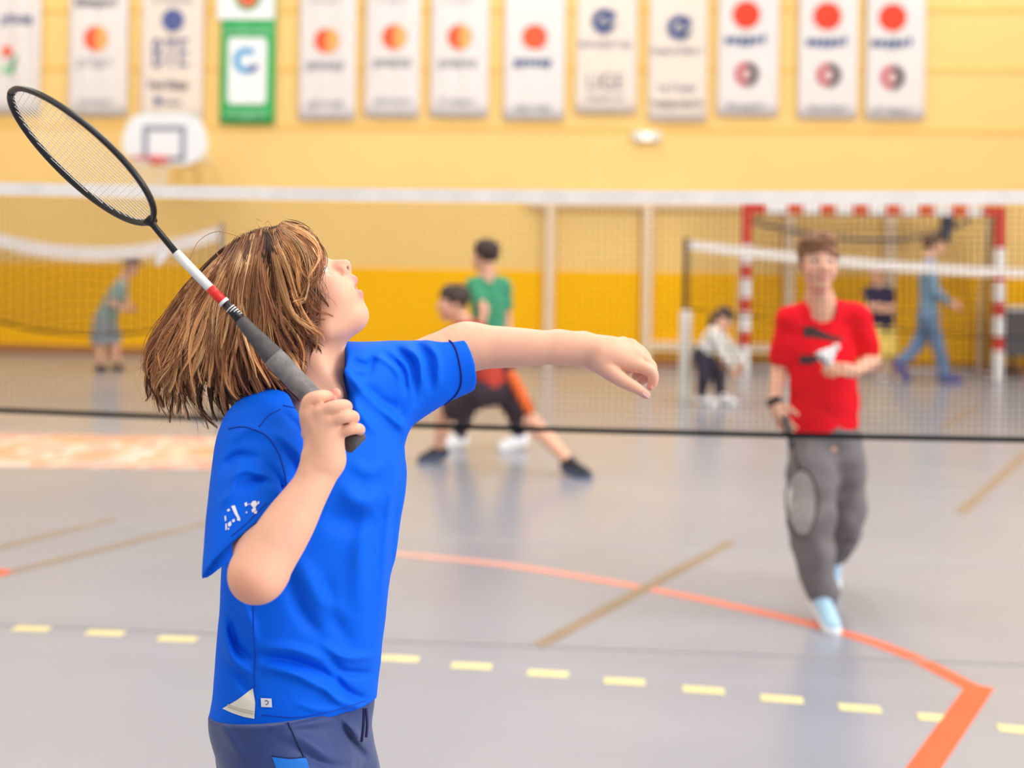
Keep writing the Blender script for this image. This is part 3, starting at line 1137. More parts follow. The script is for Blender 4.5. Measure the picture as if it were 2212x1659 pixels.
def human(label, J, face, S=1.0, h=0.009, up=(0, 0, 1), hairc=(74, 54, 46), hairfn=None, shirt=(0, 0, 0), sleeve=0.55, lower='shorts', lowc=(40, 40, 46),
          legk=0.75, shoec=(40, 40, 44), solec=(230, 230, 230), rad=None, hem=0.10, palm=None, curl=0.35, skin=(236, 180, 152), baggy=1.0, side=None, tints=(), extra=None, hair_amp=0.004, torso=(0.135, 0.085), lowbag=None, vneck=0.0):
    J = {k: np.array(v, float) for k, v in J.items()}
    lowbag = lowbag or baggy
    pel = (J['hipR'] + J['hipL']) / 2
    root = thing('person', label, 'person', (pel[0], pel[1], 0))
    f = unit(face)
    u = unit(np.array(up, float) - f * f.dot(up))
    l = np.cross(u, f)
    allp = np.array(list(J.values()))
    pad = 0.2 * S
    bd = Sculpt(allp.min(0) - pad, allp.max(0) + pad, h)
    hc = J['head']
    hl = lambda a, b, c: hc + (f * a + l * b + u * c) * S
    ax = (f, l, u)
    bd.ell(hl(-0.008, 0, 0.03), np.array((0.088, 0.072, 0.08)) * S, ax, 0.01)
    bd.ell(hl(0.02, 0, -0.035), np.array((0.062, 0.056, 0.07)) * S, ax, 0.03 * S)
    bd.ell(hl(0.058, 0, -0.088), np.array((0.022, 0.024, 0.018)) * S, ax, 0.03 * S)
    bd.cone(hl(0.075, 0, 0.012), hl(0.098, 0, -0.022), 0.008 * S, 0.011 * S, 0.012 * S)
    for e in (-1, 1):
        bd.ell(hl(0.086, e * 0.012, -0.026), np.array((0.009, 0.008, 0.008)) * S, ax, 0.006 * S)
        bd.ell(hl(0.084, e * 0.031, 0.006), np.array((0.012, 0.015, 0.009)) * S, ax, 0.01 * S, '-')
        bd.ell(hl(-0.012, e * 0.072, -0.004), np.array((0.016, 0.008, 0.028)) * S, ax, 0.004 * S)
        bd.ell(hl(0.05, e * 0.036, -0.03), np.array((0.028, 0.024, 0.028)) * S, ax, 0.02 * S)
    bd.ell(hl(0.08, 0, -0.055), np.array((0.012, 0.02, 0.006)) * S, ax, 0.008 * S)
    bd.ell(hl(0.079, 0, -0.068), np.array((0.011, 0.017, 0.006)) * S, ax, 0.008 * S)
    bd.cone(hl(-0.02, 0, -0.03), J['neck'] + (0, 0, -0.02), 0.047 * S, 0.052 * S, 0.02 * S)
    bd.cone(J['neck'], pel, 0.055 * S, 0.08 * S, 0.03)
    for q in 'RL':
        bd.cone(J['neck'] * 0.4 + J['sh' + q] * 0.6 - (0, 0, 0.015), J['sh' + q], 0.04 * S, 0.036 * S, 0.03)
        bd.cone(J['sh' + q], J['el' + q], 0.037 * S, 0.03 * S, 0.02)
        m = J['el' + q] * 0.7 + J['wr' + q] * 0.3
        bd.chain([J['el' + q], m, J['wr' + q]], [0.029 * S, 0.031 * S, 0.021 * S], 0.02)
        d = unit(J['hd' + q] - J['wr' + q])
        bd.cone(J['wr' + q], J['wr' + q] + d * 0.03 * S, 0.02 * S, 0.024 * S, 0.015)
        bd.cone(J['wr' + q] + d * 0.03 * S, J['wr' + q] + d * 0.062 * S, 0.025 * S, 0.026 * S, 0.015)
        bd.cone(pel, J['hip' + q], 0.08 * S, 0.075 * S, 0.03)
        bd.cone(J['hip' + q], J['kn' + q], 0.072 * S, 0.05 * S, 0.02)
        m = J['kn' + q] * 0.65 + J['an' + q] * 0.35
        bd.chain([J['kn' + q], m, J['an' + q]], [0.047 * S, 0.05 * S, 0.031 * S], 0.02)
        bd.cone(J['an' + q], J['toe' + q] + (0, 0, 0.035 * S), 0.03 * S, 0.022 * S, 0.02)
    parts = [bd.mesh()]
    for q in 'RL':
        n = (palm or {}).get(q)
        n = np.array(n, float) if n is not None else (pel - J['wr' + q]) * (1, 1, 0) + f * 0.05
        parts += finger_tubes(J['wr' + q], J['hd' + q], n, 1 if q == 'L' else -1, S, curl)
    V, F = join(parts)
    col = np.tile(np.array(lin(skin)), (len(V), 1))
    for e in (-1, 1):
        for c, r, k in ((hl(0.092, e * 0.031, 0.024), 0.012, (96, 66, 52)), (hl(0.085, e * 0.012, -0.06), 0.013, (196, 104, 100)), (hl(0.06, e * 0.04, -0.03), 0.022, (238, 160, 146))):
            wgt = np.exp(-(((V - c) / (r * S)) ** 2).sum(1))[:, None] * 0.75
            col = col * (1 - wgt) + np.array(lin(k)) * wgt
    body = link('body', mesh_np('body', V, F, True, col), m_skinfar, root)
    for e in (-1, 1):
        c = hl(0.069, e * 0.031, 0.006)
        eo = MB().add(*sphere_vf(c, 0.012 * S)).build('eye', m_eyew, body, True, True)
        MB().add(*sphere_vf(c + f * 0.0036 * S, 0.0098 * S, 10, 6)).build('iris', m_iris, eo, True, True)
    # hair
    hs = Sculpt(hc - 0.19 * S, hc + 0.19 * S, min(h, 0.006))
    hs.ell(hl(-0.014, 0, 0.036), np.array((0.098, 0.084, 0.09)) * S, ax, 0.0)
    hs.ell(hl(0.07, 0, -0.045), np.array((0.085, 0.105, 0.088)) * S, ax, 0.01 * S, '-')
    hs.ell(hl(-0.02, 0, -0.11), np.array((0.12, 0.1, 0.085)) * S, ax, 0.01 * S, '-')
    if hairfn:
        hairfn(hs, hl, ax, S)
    sd = int(abs(hc[0]) * 1000) % 97
    hs.warp(lambda p: hair_amp * fbm(p, 90, sd) + hair_amp * fbm(p, 40, sd + 1))
    V, F = hs.mesh()
    hcol = np.array(lin(hairc)) * (1 + 0.35 * fbm(V, 120, 3)[:, None]).clip(0.5, 1.7)
    link('hair', mesh_np('hair', V, F, True, hcol), m_hair, root)
    # shirt
    key = 'cloth_%d_%d_%d' % shirt
    m_s = M(key, shirt, 0.85, 0.05, 12, spec=0.12,  bump=0.15, bscale=180)
    sh = Sculpt(allp.min(0) - pad, allp.max(0) + pad, h)
    A = unit(J['shL'] - J['shR']) if side is None else unit(side)
    hemp = pel + unit(pel - J['neck']) * hem
    sh.tube(J['neck'] + unit(pel - J['neck']) * 0.03, hemp + unit(pel - J['neck']) * 0.05, A,
            [(0, torso[0] * 0.7 * S, torso[1] * 0.72 * S), (0.25, torso[0] * S, torso[1] * S), (0.6, torso[0] * 0.95 * S * baggy, torso[1] * S * baggy), (1, torso[0] * 1.0 * S * baggy, torso[1] * 1.1 * S * baggy)], 0.02)
    for q in 'RL':
        sh.cone(J['neck'] - (0, 0, 0.03 * S), J['sh' + q], 0.045 * S, 0.052 * S, 0.03)
        ts = max(0.01, min(sleeve, 1.0))
        e = J['sh' + q] + (J['el' + q] - J['sh' + q]) * ts
        sh.cone(J['sh' + q], e, 0.054 * S, (0.05 if sleeve < 1 else 0.042) * S, 0.03)
        if sleeve > 1:
            e2 = J['el' + q] + (J['wr' + q] - J['el' + q]) * (sleeve - 1)
            sh.cone(e, e2, 0.042 * S, 0.033 * S, 0.01)
    sh.cut(hemp, pel - J['neck'])
    sh.warp(lambda p: 0.005 * S * fbm(p, 26 / S, sd) + 0.0025 * S * fbm(p, 60 / S, sd + 5))
    sh.cone(J['neck'] + (0, 0, -0.005 * S - vneck) + f * vneck, hc - u * 0.02 * S, 0.06 * S, 0.066 * S, 0.0, '-')
    V, F = sh.mesh()
    link('t_shirt' if sleeve < 1 else 'sweatshirt', mesh_np('shirt', V, F), m_s, root)
    snap_shirt = (V, F)
    # shorts or trousers
    m_l = M('cloth_%d_%d_%d' % lowc, lowc, 0.85, 0.05, 12, bump=0.15, bscale=180)
    lw = Sculpt(allp.min(0) - pad, allp.max(0) + pad, h)
    lw.ell(pel + (0, 0, 0.01), np.array((0.125, 0.1, 0.1)) * S, (A, np.cross(A, (0, 0, 1)) + 1e-6, (0, 0, 1)), 0.03)
    for q in 'RL':
        k = J['kn' + q]
        if lower == 'shorts':
            e = J['hip' + q] + (k - J['hip' + q]) * legk
            lw.cone(J['hip' + q], e, 0.092 * S, 0.082 * S * lowbag, 0.03)
            lw.cut(e, e - J['hip' + q]) if False else None
        else:
            lw.cone(J['hip' + q], J['hip' + q] * 0.6 + k * 0.4, 0.088 * S, 0.07 * S * lowbag, 0.03)
            lw.cone(J['hip' + q] * 0.6 + k * 0.4, k, 0.07 * S * lowbag, 0.066 * S * lowbag, 0.03)
            lw.cone(k, J['an' + q] + (k - J['an' + q]) * 0.05, 0.064 * S * lowbag, 0.05 * S * lowbag, 0.02)
    lw.warp(lambda p: 0.009 * S * lowbag * fbm(p, 24 / S, sd + 2) + 0.004 * S * fbm(p, 55 / S, sd + 6))
    V, F = lw.mesh()
    lo = link('shorts' if lower == 'shorts' else 'trousers', mesh_np('lower', V, F), m_l, root)
    # shoes
    m_sh, m_so = M('cloth_%d_%d_%d' % shoec, shoec, 0.6, 0.05, 20), M('sole_%d_%d_%d' % solec, solec, 0.6, 0.03, 20)
    for q in 'RL':
        an, to = J['an' + q], J['toe' + q]
        fd = unit(to - an + 1e-6)
        dn = np.array([0, 0, -1.0])
        heel = an - unit((to - an) * (1, 1, 0) + 1e-6) * 0.03 * S
        heel = np.array([heel[0], heel[1], an[2] - 0.05 * S]) if 'lift' + q not in J else an + J['lift' + q] * 0.05
        sp = Sculpt(np.minimum(an, to) - 0.12 * S, np.maximum(an, to) + 0.12 * S, 0.005)
        tz = to + (0, 0, 0.03 * S)
        sp.cone(heel + (0, 0, 0.032 * S), tz, 0.034 * S, 0.03 * S, 0.01)
        sp.cone(an, heel + (0, 0, 0.03 * S), 0.036 * S, 0.034 * S, 0.015)
        sp.cone(an, tz, 0.034 * S, 0.022 * S, 0.02)
        V, F = sp.mesh()
        so = link('shoe', mesh_np('shoe', V, F), m_sh, root)
        a, b_ = heel + (0, 0, 0.012 * S), to + (0, 0, 0.012 * S)
        sv = Sculpt(np.minimum(a, b_) - 0.1, np.maximum(a, b_) + 0.1, 0.005)
        sv.cone(a, b_, 0.037 * S, 0.036 * S)
        sv.cut(np.minimum(a, b_) + (0, 0, 0.012 * S) if abs(a[2] - b_[2]) < 0.02 else a + (0, 0, 0.3), (0, 0, 1))
        sv.cut(np.minimum(a, b_) - (0, 0, 0.012 * S) if abs(a[2] - b_[2]) < 0.02 else a - (0, 0, 0.3), (0, 0, -1))
        V, F = sv.mesh()
        link('sole', mesh_np('sole', V, F), m_so, so)
    if extra:
        extra(root, body, snap_shirt, lo)
    return root


def feather_cone(root, tip, axis, S=1.0):
    """shuttlecock: cork at tip, skirt opening along axis"""
    a = unit(axis)
    s = unit(np.cross(a, (0.3, 1, 0.2)))
    t = np.cross(a, s)
    m_f = M('feather_white', (240, 236, 238), 0.7, 0.02, 30)
    ck = MB().tube([tip, tip + a * 0.004, tip + a * 0.01, tip + a * 0.02, tip + a * 0.026], np.array([0.004, 0.009, 0.0125, 0.0132, 0.0125]), 14)
    ck.build('cork', M('cork_white', (232, 226, 220), 0.6), root, True, True)
    V, F = [], []
    n = 32
    for r_, z, w_ in ((0.011, 0.024, 0.0), (0.02, 0.045, 0.0012), (0.033, 0.084, 0.003)):
        for k in range(n):
            th = 2 * math.pi * k / n
            rr = r_ + (w_ if k % 2 else -w_)
            V.append(tip + a * (z - (0.004 if (k % 2 and z > 0.08) else 0)) + (s * math.cos(th) + t * math.sin(th)) * rr)
    for j in range(2):
        for k in range(n):
            F.append((j * n + k, j * n + (k + 1) % n, (j + 1) * n + (k + 1) % n, (j + 1) * n + k))
    o = link('feather_skirt', mesh_np('feather_skirt', V, F, False), m_f, root)
    md = o.modifiers.new('thick', 'SOLIDIFY')
    md.thickness = 0.0008


# ================================================================== the boy in red behind the net
Yr = 4.08
R = lambda x, y, d=0.0: P(x, y, Yr + d)
Jr = dict(head=R(1768, 572, 0.0), neck=R(1772, 655, 0.03), shR=R(1706, 692, 0.04), shL=R(1846, 684, 0.04),
          elR=R(1683, 800, 0.06), wrR=R(1672, 868, -0.02), hdR=R(1697, 925, -0.06),
          elL=R(1884, 778, 0.06), wrL=R(1846, 802, -0.12), hdL=R(1806, 795, -0.16),
          hipR=R(1756, 950, 0.05), hipL=R(1806, 950, 0.05), knR=R(1752, 1120, -0.02), knL=R(1828, 1105, 0.12),
          anR=R(1772, 1285, 0.0), anL=R(1800, 1195, 0.42), toeR=(0, 0, 0), toeL=(0, 0, 0))
Jr['anR'][2] = 0.095
Jr['toeR'] = Jr['anR'] * (1, 1, 0) + (0.005, -0.14, 0.0)
Jr['toeL'] = Jr['anL'] + (0.0, 0.0, -0.14)
Jr['liftL'] = np.array([0, 0.9, 0.25])


def red_hair(hs, hl, ax, S):
    hs.ell(hl(0.055, -0.02, 0.085), np.array((0.05, 0.06, 0.028)) * S, ax, 0.02)
    hs.ell(hl(0.02, 0.01, 0.105), np.array((0.07, 0.06, 0.028)) * S, ax, 0.02)


def red_extra(root, body, sv, lo):
    sn = Snap(*sv)
    m_k = M('dark_shirt_print', (66, 50, 54), 0.7, 0.05, 30)
    cat = [(1735, 706), (1748, 704), (1760, 707), (1772, 713), (1786, 721), (1800, 726), (1814, 727), (1820, 731), (1816, 737), (1806, 736), (1795, 737), (1783, 733), (1768, 730), (1752, 728), (1737, 729)]
    tail = [(1728, 768), (1790, 766), (1776, 776), (1752, 786), (1727, 785)]
    for p in (cat, tail):
        V, F = sn.patch(p, 0.002, 2)
        if V:
            link('shirt_print', mesh_np('shirt_print', V, F, True), m_k, root)
    w_ = Jr['wrR']
    d = unit(Jr['hdR'] - Jr['wrR'])
    MB().tube([w_ - d * 0.012, w_ + d * 0.014], 0.027, 14).build('wristwatch', M('watch_black', (40, 38, 42), 0.4), root, True, True)
    nk = [Jr['neck'] + 0.064 * np.array([math.cos(t), math.sin(t) * 0.95, 0.0]) + (0, 0, 0.004 - 0.03 * (0.5 - 0.5 * math.sin(t))) for t in np.linspace(0, 2 * math.pi, 30)]


human('boy in red t-shirt and grey baggy trousers facing the camera behind the net', Jr, (-0.06, -1, 0.12), S=0.92, h=0.006, hairc=(140, 98, 70), hairfn=red_hair,
      shirt=(250, 14, 38), sleeve=0.72, lower='trousers', lowc=(122, 116, 118), shoec=(176, 214, 240), solec=(236, 240, 246), hem=-0.04, curl=0.5, baggy=1.12, lowbag=1.36, vneck=0.022, extra=red_extra,
      palm=dict(R=(0.6, 0.6, 0), L=(0, 0.6, -0.8)), hair_amp=0.006, torso=(0.13, 0.082), side=(1, 0.05, 0))

# ================================================================== far players
# left, grey-green t-shirt, leaning forward to the right
Y = 12.6
Q = lambda x, y, d=0.0: P(x, y, Y + d)
human('child in grey-green t-shirt and grey shorts bending forward beyond the slack net', dict(
    head=Q(284, 573), neck=Q(266, 606), shR=Q(258, 620, -0.14), shL=Q(262, 618, 0.14), elR=Q(240, 655, -0.2), elL=Q(272, 650, 0.12), wrR=Q(262, 668, -0.14), wrL=Q(276, 668, 0.02),
    hdR=Q(279, 665, -0.1), hdL=Q(288, 668, 0), hipR=Q(222, 690, -0.08), hipL=Q(232, 690, 0.08), knR=Q(215, 742, -0.08), knL=Q(246, 742, 0.1), anR=Q(216, 790, -0.05), anL=Q(252, 789, 0.1),
    toeR=(*Q(228, 790, -0.1)[:2], 0), toeL=(*Q(262, 790, 0.05)[:2], 0)), (1, -0.25, -0.55), S=1.0, shirt=(150, 176, 170), lowc=(150, 158, 164), up=(0.5, 0, 0.8),
    hairc=(96, 66, 52), shoec=(44, 42, 48), solec=(60, 60, 64), hem=0.05, baggy=1.25, legk=0.75, side=(0.1, 1, 0))

# lunging boy in orange-red shirt and black shorts
Y = 6.95
Q = lambda x, y, d=0.0: P(x, y, Y + d)
aL, aR = floor_pt(1252, 1030), floor_pt(948, 998)


def orange_extra(root, body, sv, lo):
    st = spline([P(1100, 800, 6.9), P(1122, 845, 6.88), P(1146, 894, 6.86)], 8)
    MB().tube(st, [0.02, 0.03, 0.034, 0.036, 0.036, 0.034, 0.032, 0.024], 8).build('side_stripe', M('orange_stripe', (246, 112, 48), 0.8), lo, True, True)


JO = dict(head=Q(978, 655), neck=Q(1003, 700, 0.02), shR=Q(985, 722, -0.14), shL=Q(1030, 712, 0.15), elR=Q(928, 742, -0.2), wrR=Q(880, 770, -0.22), hdR=Q(850, 780, -0.22),
          elL=Q(1075, 760, 0.2), wrL=Q(1060, 800, 0.05), hdL=Q(1048, 815, 0.0), hipR=Q(1040, 850, -0.06), hipL=Q(1092, 850, 0.06), knR=Q(962, 895, 0.12), knL=Q(1142, 905, -0.05),
          anR=Q(944, 972, 0.1), anL=Q(1236, 1000, -0.15), toeR=0, toeL=0)
JO['anR'] = np.array([aR[0], aR[1], 0.085])
JO['anL'] = np.array([aL[0] - 0.06, aL[1] + 0.02, 0.085])
JO['toeR'] = JO['anR'] * (1, 1, 0) + (-0.1, -0.06, 0)
JO['toeL'] = JO['anL'] * (1, 1, 0) + (0.1, -0.09, 0)
human('boy in orange-red shirt and black shorts lunging with one leg stretched right', JO, (-1, -0.2, -0.1), S=1.0, h=0.008, shirt=(188, 68, 56), lowc=(56, 44, 56), hairc=(66, 52, 48),
      shoec=(40, 40, 48), solec=(90, 100, 130), hem=-0.03, legk=0.72, side=(0.25, 1, 0), extra=orange_extra, torso=(0.13, 0.1))

# boy in green shirt behind him, seen from behind
Y = 7.7
Q = lambda x, y, d=0.0: P(x, y, Y + d)
JG = dict(head=Q(1048, 553), neck=Q(1052, 598), shR=Q(1022, 618, -0.04), shL=Q(1088, 618, 0.04), elR=Q(1046, 668, -0.16), elL=Q(1096, 690, 0.1), wrR=Q(1040, 705, -0.2), wrL=Q(1096, 740, 0.0),
          hdR=Q(1034, 728, -0.2), hdL=Q(1094, 768, 0), hipR=Q(1036, 770, -0.02), hipL=Q(1078, 770, 0.02), knR=Q(1014, 868, 0.0), knL=Q(1104, 868, 0.0), anR=Q(992, 955), anL=Q(1122, 948), toeR=0, toeL=0)
for q in 'RL':
    JG['an' + q][2] = 0.085
    JG['toe' + q] = JG['an' + q] * (1, 1, 0) + (-0.12, -0.05, 0)
human('boy in green t-shirt with dark hair standing behind the lunging boy', JG, (-0.75, 0.6, 0.05), S=1.0, h=0.009, shirt=(72, 160, 122), lower='trousers', lowc=(58, 48, 60), hairc=(62, 48, 46),
      shoec=(238, 238, 242), hem=0.02, side=(1, 0.12, 0), torso=(0.12, 0.085))

# child in white shirt bending down by the padded post
Y = 10.3
Q = lambda x, y, d=0.0: P(x, y, Y + d)
JW = dict(head=Q(1562, 690, -0.05), neck=Q(1548, 706), shR=Q(1542, 720, -0.13), shL=Q(1552, 714, 0.13), elR=Q(1562, 765, -0.18), elL=Q(1580, 755, 0.12), wrR=Q(1582, 790, -0.18), wrL=Q(1596, 780, 0.1),
          hdR=Q(1590, 806, -0.18), hdL=Q(1602, 794, 0.1), hipR=Q(1514, 772, -0.07), hipL=Q(1522, 768, 0.07), knR=Q(1522, 815, -0.12), knL=Q(1552, 808, 0.1), anR=Q(1515, 850, -0.05), anL=Q(1556, 858, 0.05), toeR=0, toeL=0)
for q in 'RL':
    JW['an' + q][2] = 0.085
    JW['toe' + q] = JW['an' + q] * (1, 1, 0) + (0.12, -0.06, 0)


def long_hair(hs, hl, ax, S):
    hs.ell(hl(-0.06, 0, -0.02), np.array((0.05, 0.07, 0.12)) * S, ax, 0.02)


human('child in white sweatshirt bent over beside the padded net post', JW, (0.6, -0.5, -0.65), S=0.95, h=0.009, shirt=(232, 228, 222), sleeve=1.9, lower='trousers', lowc=(48, 46, 66), hairc=(58, 46, 46),
      shoec=(240, 238, 240), hem=0.02, up=(0.6, 0, 0.6), hairfn=long_hair, side=(0.1, 1, 0))

# child in navy shirt and yellow shorts
Y = 13.0
Q = lambda x, y, d=0.0: P(x, y, Y + d)
JN = dict(head=Q(1892, 588), neck=Q(1896, 616), shR=Q(1874, 630), shL=Q(1922, 630), elR=Q(1880, 668, -0.16), elL=Q(1930, 668, -0.1), wrR=Q(1908, 672, -0.2), wrL=Q(1902, 660, -0.2), hdR=Q(1924, 668, -0.2), hdL=Q(1888, 664, -0.22),
          hipR=Q(1896, 712), hipL=Q(1922, 712), knR=Q(1894, 768, -0.04), knL=Q(1926, 768, -0.04), anR=Q(1896, 810), anL=Q(1930, 810), toeR=0, toeL=0)
for q in 'RL':
    JN['an' + q][2] = 0.085
    JN['toe' + q] = JN['an' + q] * (1, 1, 0) + (0.02, -0.14, 0)
human('child in navy t-shirt and long pale yellow shorts standing before the goal', JN, (-0.3, -1, 0), S=0.92, h=0.009, shirt=(44, 44, 76), lowc=(248, 214, 112), hairc=(150, 104, 82), shoec=(190, 150, 150),
      hem=0.02, legk=1.0, baggy=1.1, side=(1, 0, 0))

# adult in light blue walking to the right
Y = 12.6
Q = lambda x, y, d=0.0: P(x, y, Y + d)
JB = dict(head=Q(2016, 530), neck=Q(2008, 562), shR=Q(2004, 580, -0.17), shL=Q(2010, 576, 0.17), elR=Q(2024, 632, -0.22), elL=Q(2000, 630, 0.24), wrR=Q(2052, 655, -0.2), wrL=Q(2012, 668, 0.22), hdR=Q(2068, 662, -0.2), hdL=Q(2022, 682, 0.2),
          hipR=Q(2004, 688, -0.08), hipL=Q(2006, 688, 0.08), knR=Q(2028, 750, -0.06), knL=Q(1985, 742, 0.08), anR=Q(2040, 810, -0.05), anL=Q(1944, 786, 0.08), toeR=0, toeL=0)
JB['anR'][2] = 0.09
JB['toeR'] = JB['anR'] * (1, 1, 0) + (0.16, -0.04, 0)
JB['toeL'] = JB['anL'] + (0.09, 0.0, -0.13)
JB['toeL'][2] = 0.0
JB['liftL'] = np.array([-0.9, 0, -0.2])
human('adult in light blue sweatshirt and jeans striding to the right by the goal', JB, (1, -0.15, 0), S=1.14, h=0.01, shirt=(122, 160, 188), sleeve=1.95, lower='trousers', lowc=(104, 134, 170), hairc=(92, 70, 56),
      shoec=(78, 74, 140), solec=(90, 90, 150), hem=0.02, side=(0.1, 1, 0))

# shuttlecocks
t_ = thing('shuttlecock', 'white shuttlecock held in the hand of the boy in red', 'shuttlecock', Jr['hdL'])
ck = R(1812, 744, -0.2)
feather_cone(t_, ck, R(1762, 792, -0.22) - ck)
t_ = thing('shuttlecock', 'white shuttlecock in mid-air in front of the slack net at left', 'shuttlecock', P(340, 555, 5.6))
ck = P(340, 575, 5.6)
feather_cone(t_, ck, np.array([0.01, 0.02, 0.05]))


# ------------------------------------------------------------------ badminton rackets
def build_racket(label, shaft_pts, shaft_r, cols, hc, major, lat, grip_pts, grip_r, bands=True):
    t = thing('badminton_racket', label, 'racket', grip_pts[0])
    m_fr = M('racket_black', (34, 32, 34), 0.35, 0.1, 40)
    A, Bv = np.array(major, float), np.array(lat, float)
    n = unit(np.cross(A, Bv))
    an = np.linspace(0, 2 * math.pi, 73)

    def ov(th, k=1.0):
        c, s = math.cos(th), math.sin(th)
        return hc + A * c * k + Bv * s * k * (1 - 0.06 * c)
    MB().tube([ov(x) for x in an], 0.0042, 8, 1.25).build('head_frame', m_fr, t, True, True)
    m_gm = M('grommet_grey', (150, 146, 140), 0.6)
    sb = MB()
    LA, LB = np.linalg.norm(A), np.linalg.norm(Bv)
    for i in np.arange(-LB + 0.008, LB - 0.004, 0.0088):
        q = math.sqrt(max(0, 1 - (i / LB) ** 2))
        sb.tube([hc + Bv / LB * i - A * q * 1.03, hc + Bv / LB * i + A * q * 1.03], 0.0004, 4)
    for i in np.arange(-LA + 0.012, LA - 0.006, 0.0088):
        q = math.sqrt(max(0, 1 - (i / LA) ** 2))
        sb.tube([hc + A / LA * i - Bv * q * 1.03 + n * 0.0008, hc + A / LA * i + Bv * q * 1.03 + n * 0.0008], 0.0004, 4)
    o = sb.build('string_bed', M('racket_string', (238, 232, 222), 0.4), t)
    o['kind'] = 'stuff'
    for (nm, pts, r, mt) in cols:
        MB().tube(pts, r, 12).build(nm, mt, t, True, True)
    return t


g = lambda x, y, Y: P(x, y, Y)
m_fr = M('racket_black', (34, 32, 34), 0.35, 0.1, 40)
m_wh = M('racket_white', (226, 224, 222), 0.35, 0.03, 40)
m_rd = M('racket_red', (226, 44, 34), 0.35, 0.03, 40)
m_gp = M('grey_grip_tape', (122, 118, 116), 0.75, 0.22, 90, bump=0.4, bscale=160)
m_gp2 = M('dark_grip_tape', (84, 80, 80), 0.75, 0.22, 90, bump=0.4, bscale=160)
near_e, far_e = P(212, 292, 1.425), P(140, 376, 1.575)
hd = (near_e + far_e) / 2
mj = P(24, 197, 1.512) - hd
mj = (mj + hd - P(324, 474, 1.488)) / 2
lt = (near_e - far_e) / 2
thr = hd - mj
sh = [(thr, 0.0052), (g(332, 487, 1.487), 0.0042), (g(380, 546, 1.485), 0.0042)]
cols = [('shaft', [thr, g(332, 487, 1.487), g(382, 548, 1.485)], [0.0075, 0.0044, 0.0044], m_fr),
        ('throat_tip', [thr + mj * 0.02, thr - mj * 0.05], [0.011, 0.006], m_fr),
        ('white_shaft_sleeve', [g(380, 546, 1.485), g(455, 624, 1.482)], 0.0062, m_wh),
        ('red_shaft_band', [g(454, 623, 1.482), g(482, 651, 1.481)], 0.0066, m_rd),
        ('white_ring', [g(481, 650, 1.481), g(486, 655, 1.481)], 0.0072, m_wh),
        ('lower_shaft', [g(485, 654, 1.481), g(522, 693, 1.479)], [0.0056, 0.0072], m_fr)]
for k in range(5):
    x = 497 + k * 4.2
    cols.append(('shaft_ring', [g(x, x + 168.5, 1.4805), g(x + 1.6, x + 170.1, 1.4805)], 0.0068, m_wh))
cols += [('grip_cone', spline([g(519, 690, 1.479), g(556, 732, 1.477), g(594, 774, 1.476)], 8), np.linspace(0.0078, 0.0146, 8), m_gp2),
         ('grip', spline([g(590, 770, 1.476), g(640, 822, 1.475), g(700, 884, 1.474), g(758, 945, 1.473)], 14), [0.0146, 0.0148, 0.0146, 0.0143, 0.0141, 0.0139, 0.0137, 0.0136, 0.0135, 0.0135, 0.0136, 0.0138, 0.0142, 0.0146], m_gp),
         ('butt_cap', [g(752, 939, 1.473), g(770, 958, 1.473), g(775, 963, 1.473)], [0.0152, 0.0162, 0.013], m_gp2)]
build_racket('black badminton racket with white and red shaft bands held up by the boy in blue', None, None, cols, hd, mj, lt, [g(700, 884, 1.474)], None)

# the racket hanging from the red boy's hand
rb = lambda x, y, d: P(x, y, Yr + d)
hd2 = rb(1732, 1085, -0.27)
mj2 = rb(1738, 1158, -0.33) - hd2
lt2 = (rb(1770, 1080, -0.27) - hd2)
lt2 = lt2 + np.array([0, 0.03, 0])
th2 = hd2 - mj2
m_hf = M('racket_black', (34, 32, 34), 0.35)
build_racket('dark badminton racket hanging from the right hand of the boy in red', None, None,
             [('shaft', [th2, rb(1712, 960, -0.15)], 0.0042, m_fr), ('grip', [rb(1712, 962, -0.15), rb(1696, 903, -0.07)], [0.012, 0.014], m_gp2)], hd2, mj2, lt2, [rb(1697, 905, -0.08)], None)
# ================================================================== the boy in blue, in front
HY = 1.63
PX = FPX / HY                      # picture pixels per metre at the head
root = thing('person', 'boy in blue t-shirt with long brown hair swinging a racket, looking up', 'person', (-0.31, 1.66, 0))
h_ = lambda x, y, d=0.0: P(x, y, HY + d)
fwd, upv, lat_ = np.array([0.77, 0, 0.64]), np.array([-0.64, 0, 0.77]), np.array([0, 1.0, 0])
HA = (fwd, upv, lat_)
r_ = lambda px: px / PX

hd_ = Sculpt(h_(455, 935) - (0, 0.13, 0), h_(830, 470) + (0, 0.13, 0), 0.0017)
hd_.ell(h_(588, 613), (0.083, 0.075, 0.070), HA, 0)
hd_.ell(h_(684, 664), (0.056, 0.066, 0.054), HA, 0.03)
hd_.ell(h_(663, 591), (0.029, 0.033, 0.054), HA, 0.015)                  # brow
hd_.cone(h_(766, 672), h_(772, 680), r_(22), r_(23), 0.022)             # chin
for e in (-1, 1):
    hd_.cone(h_(760, 682, e * 0.012), h_(702, 706, e * 0.042), r_(20), r_(24), 0.02)
    hd_.ell(h_(708, 636, e * 0.031), (0.03, 0.033, 0.024), HA, 0.02)     # cheek
    hd_.ell(h_(603, 668, e * 0.071), (0.016, 0.028, 0.007), HA, 0.004)
hd_.ell(h_(745, 628), (0.018, 0.024, 0.025), HA, 0.018)                 # muzzle
hd_.cone(h_(700, 571), h_(746, 571), r_(9), r_(10.5), 0.010)            # nose
hd_.cone(h_(712, 585), h_(744, 582), r_(13), r_(11), 0.010)
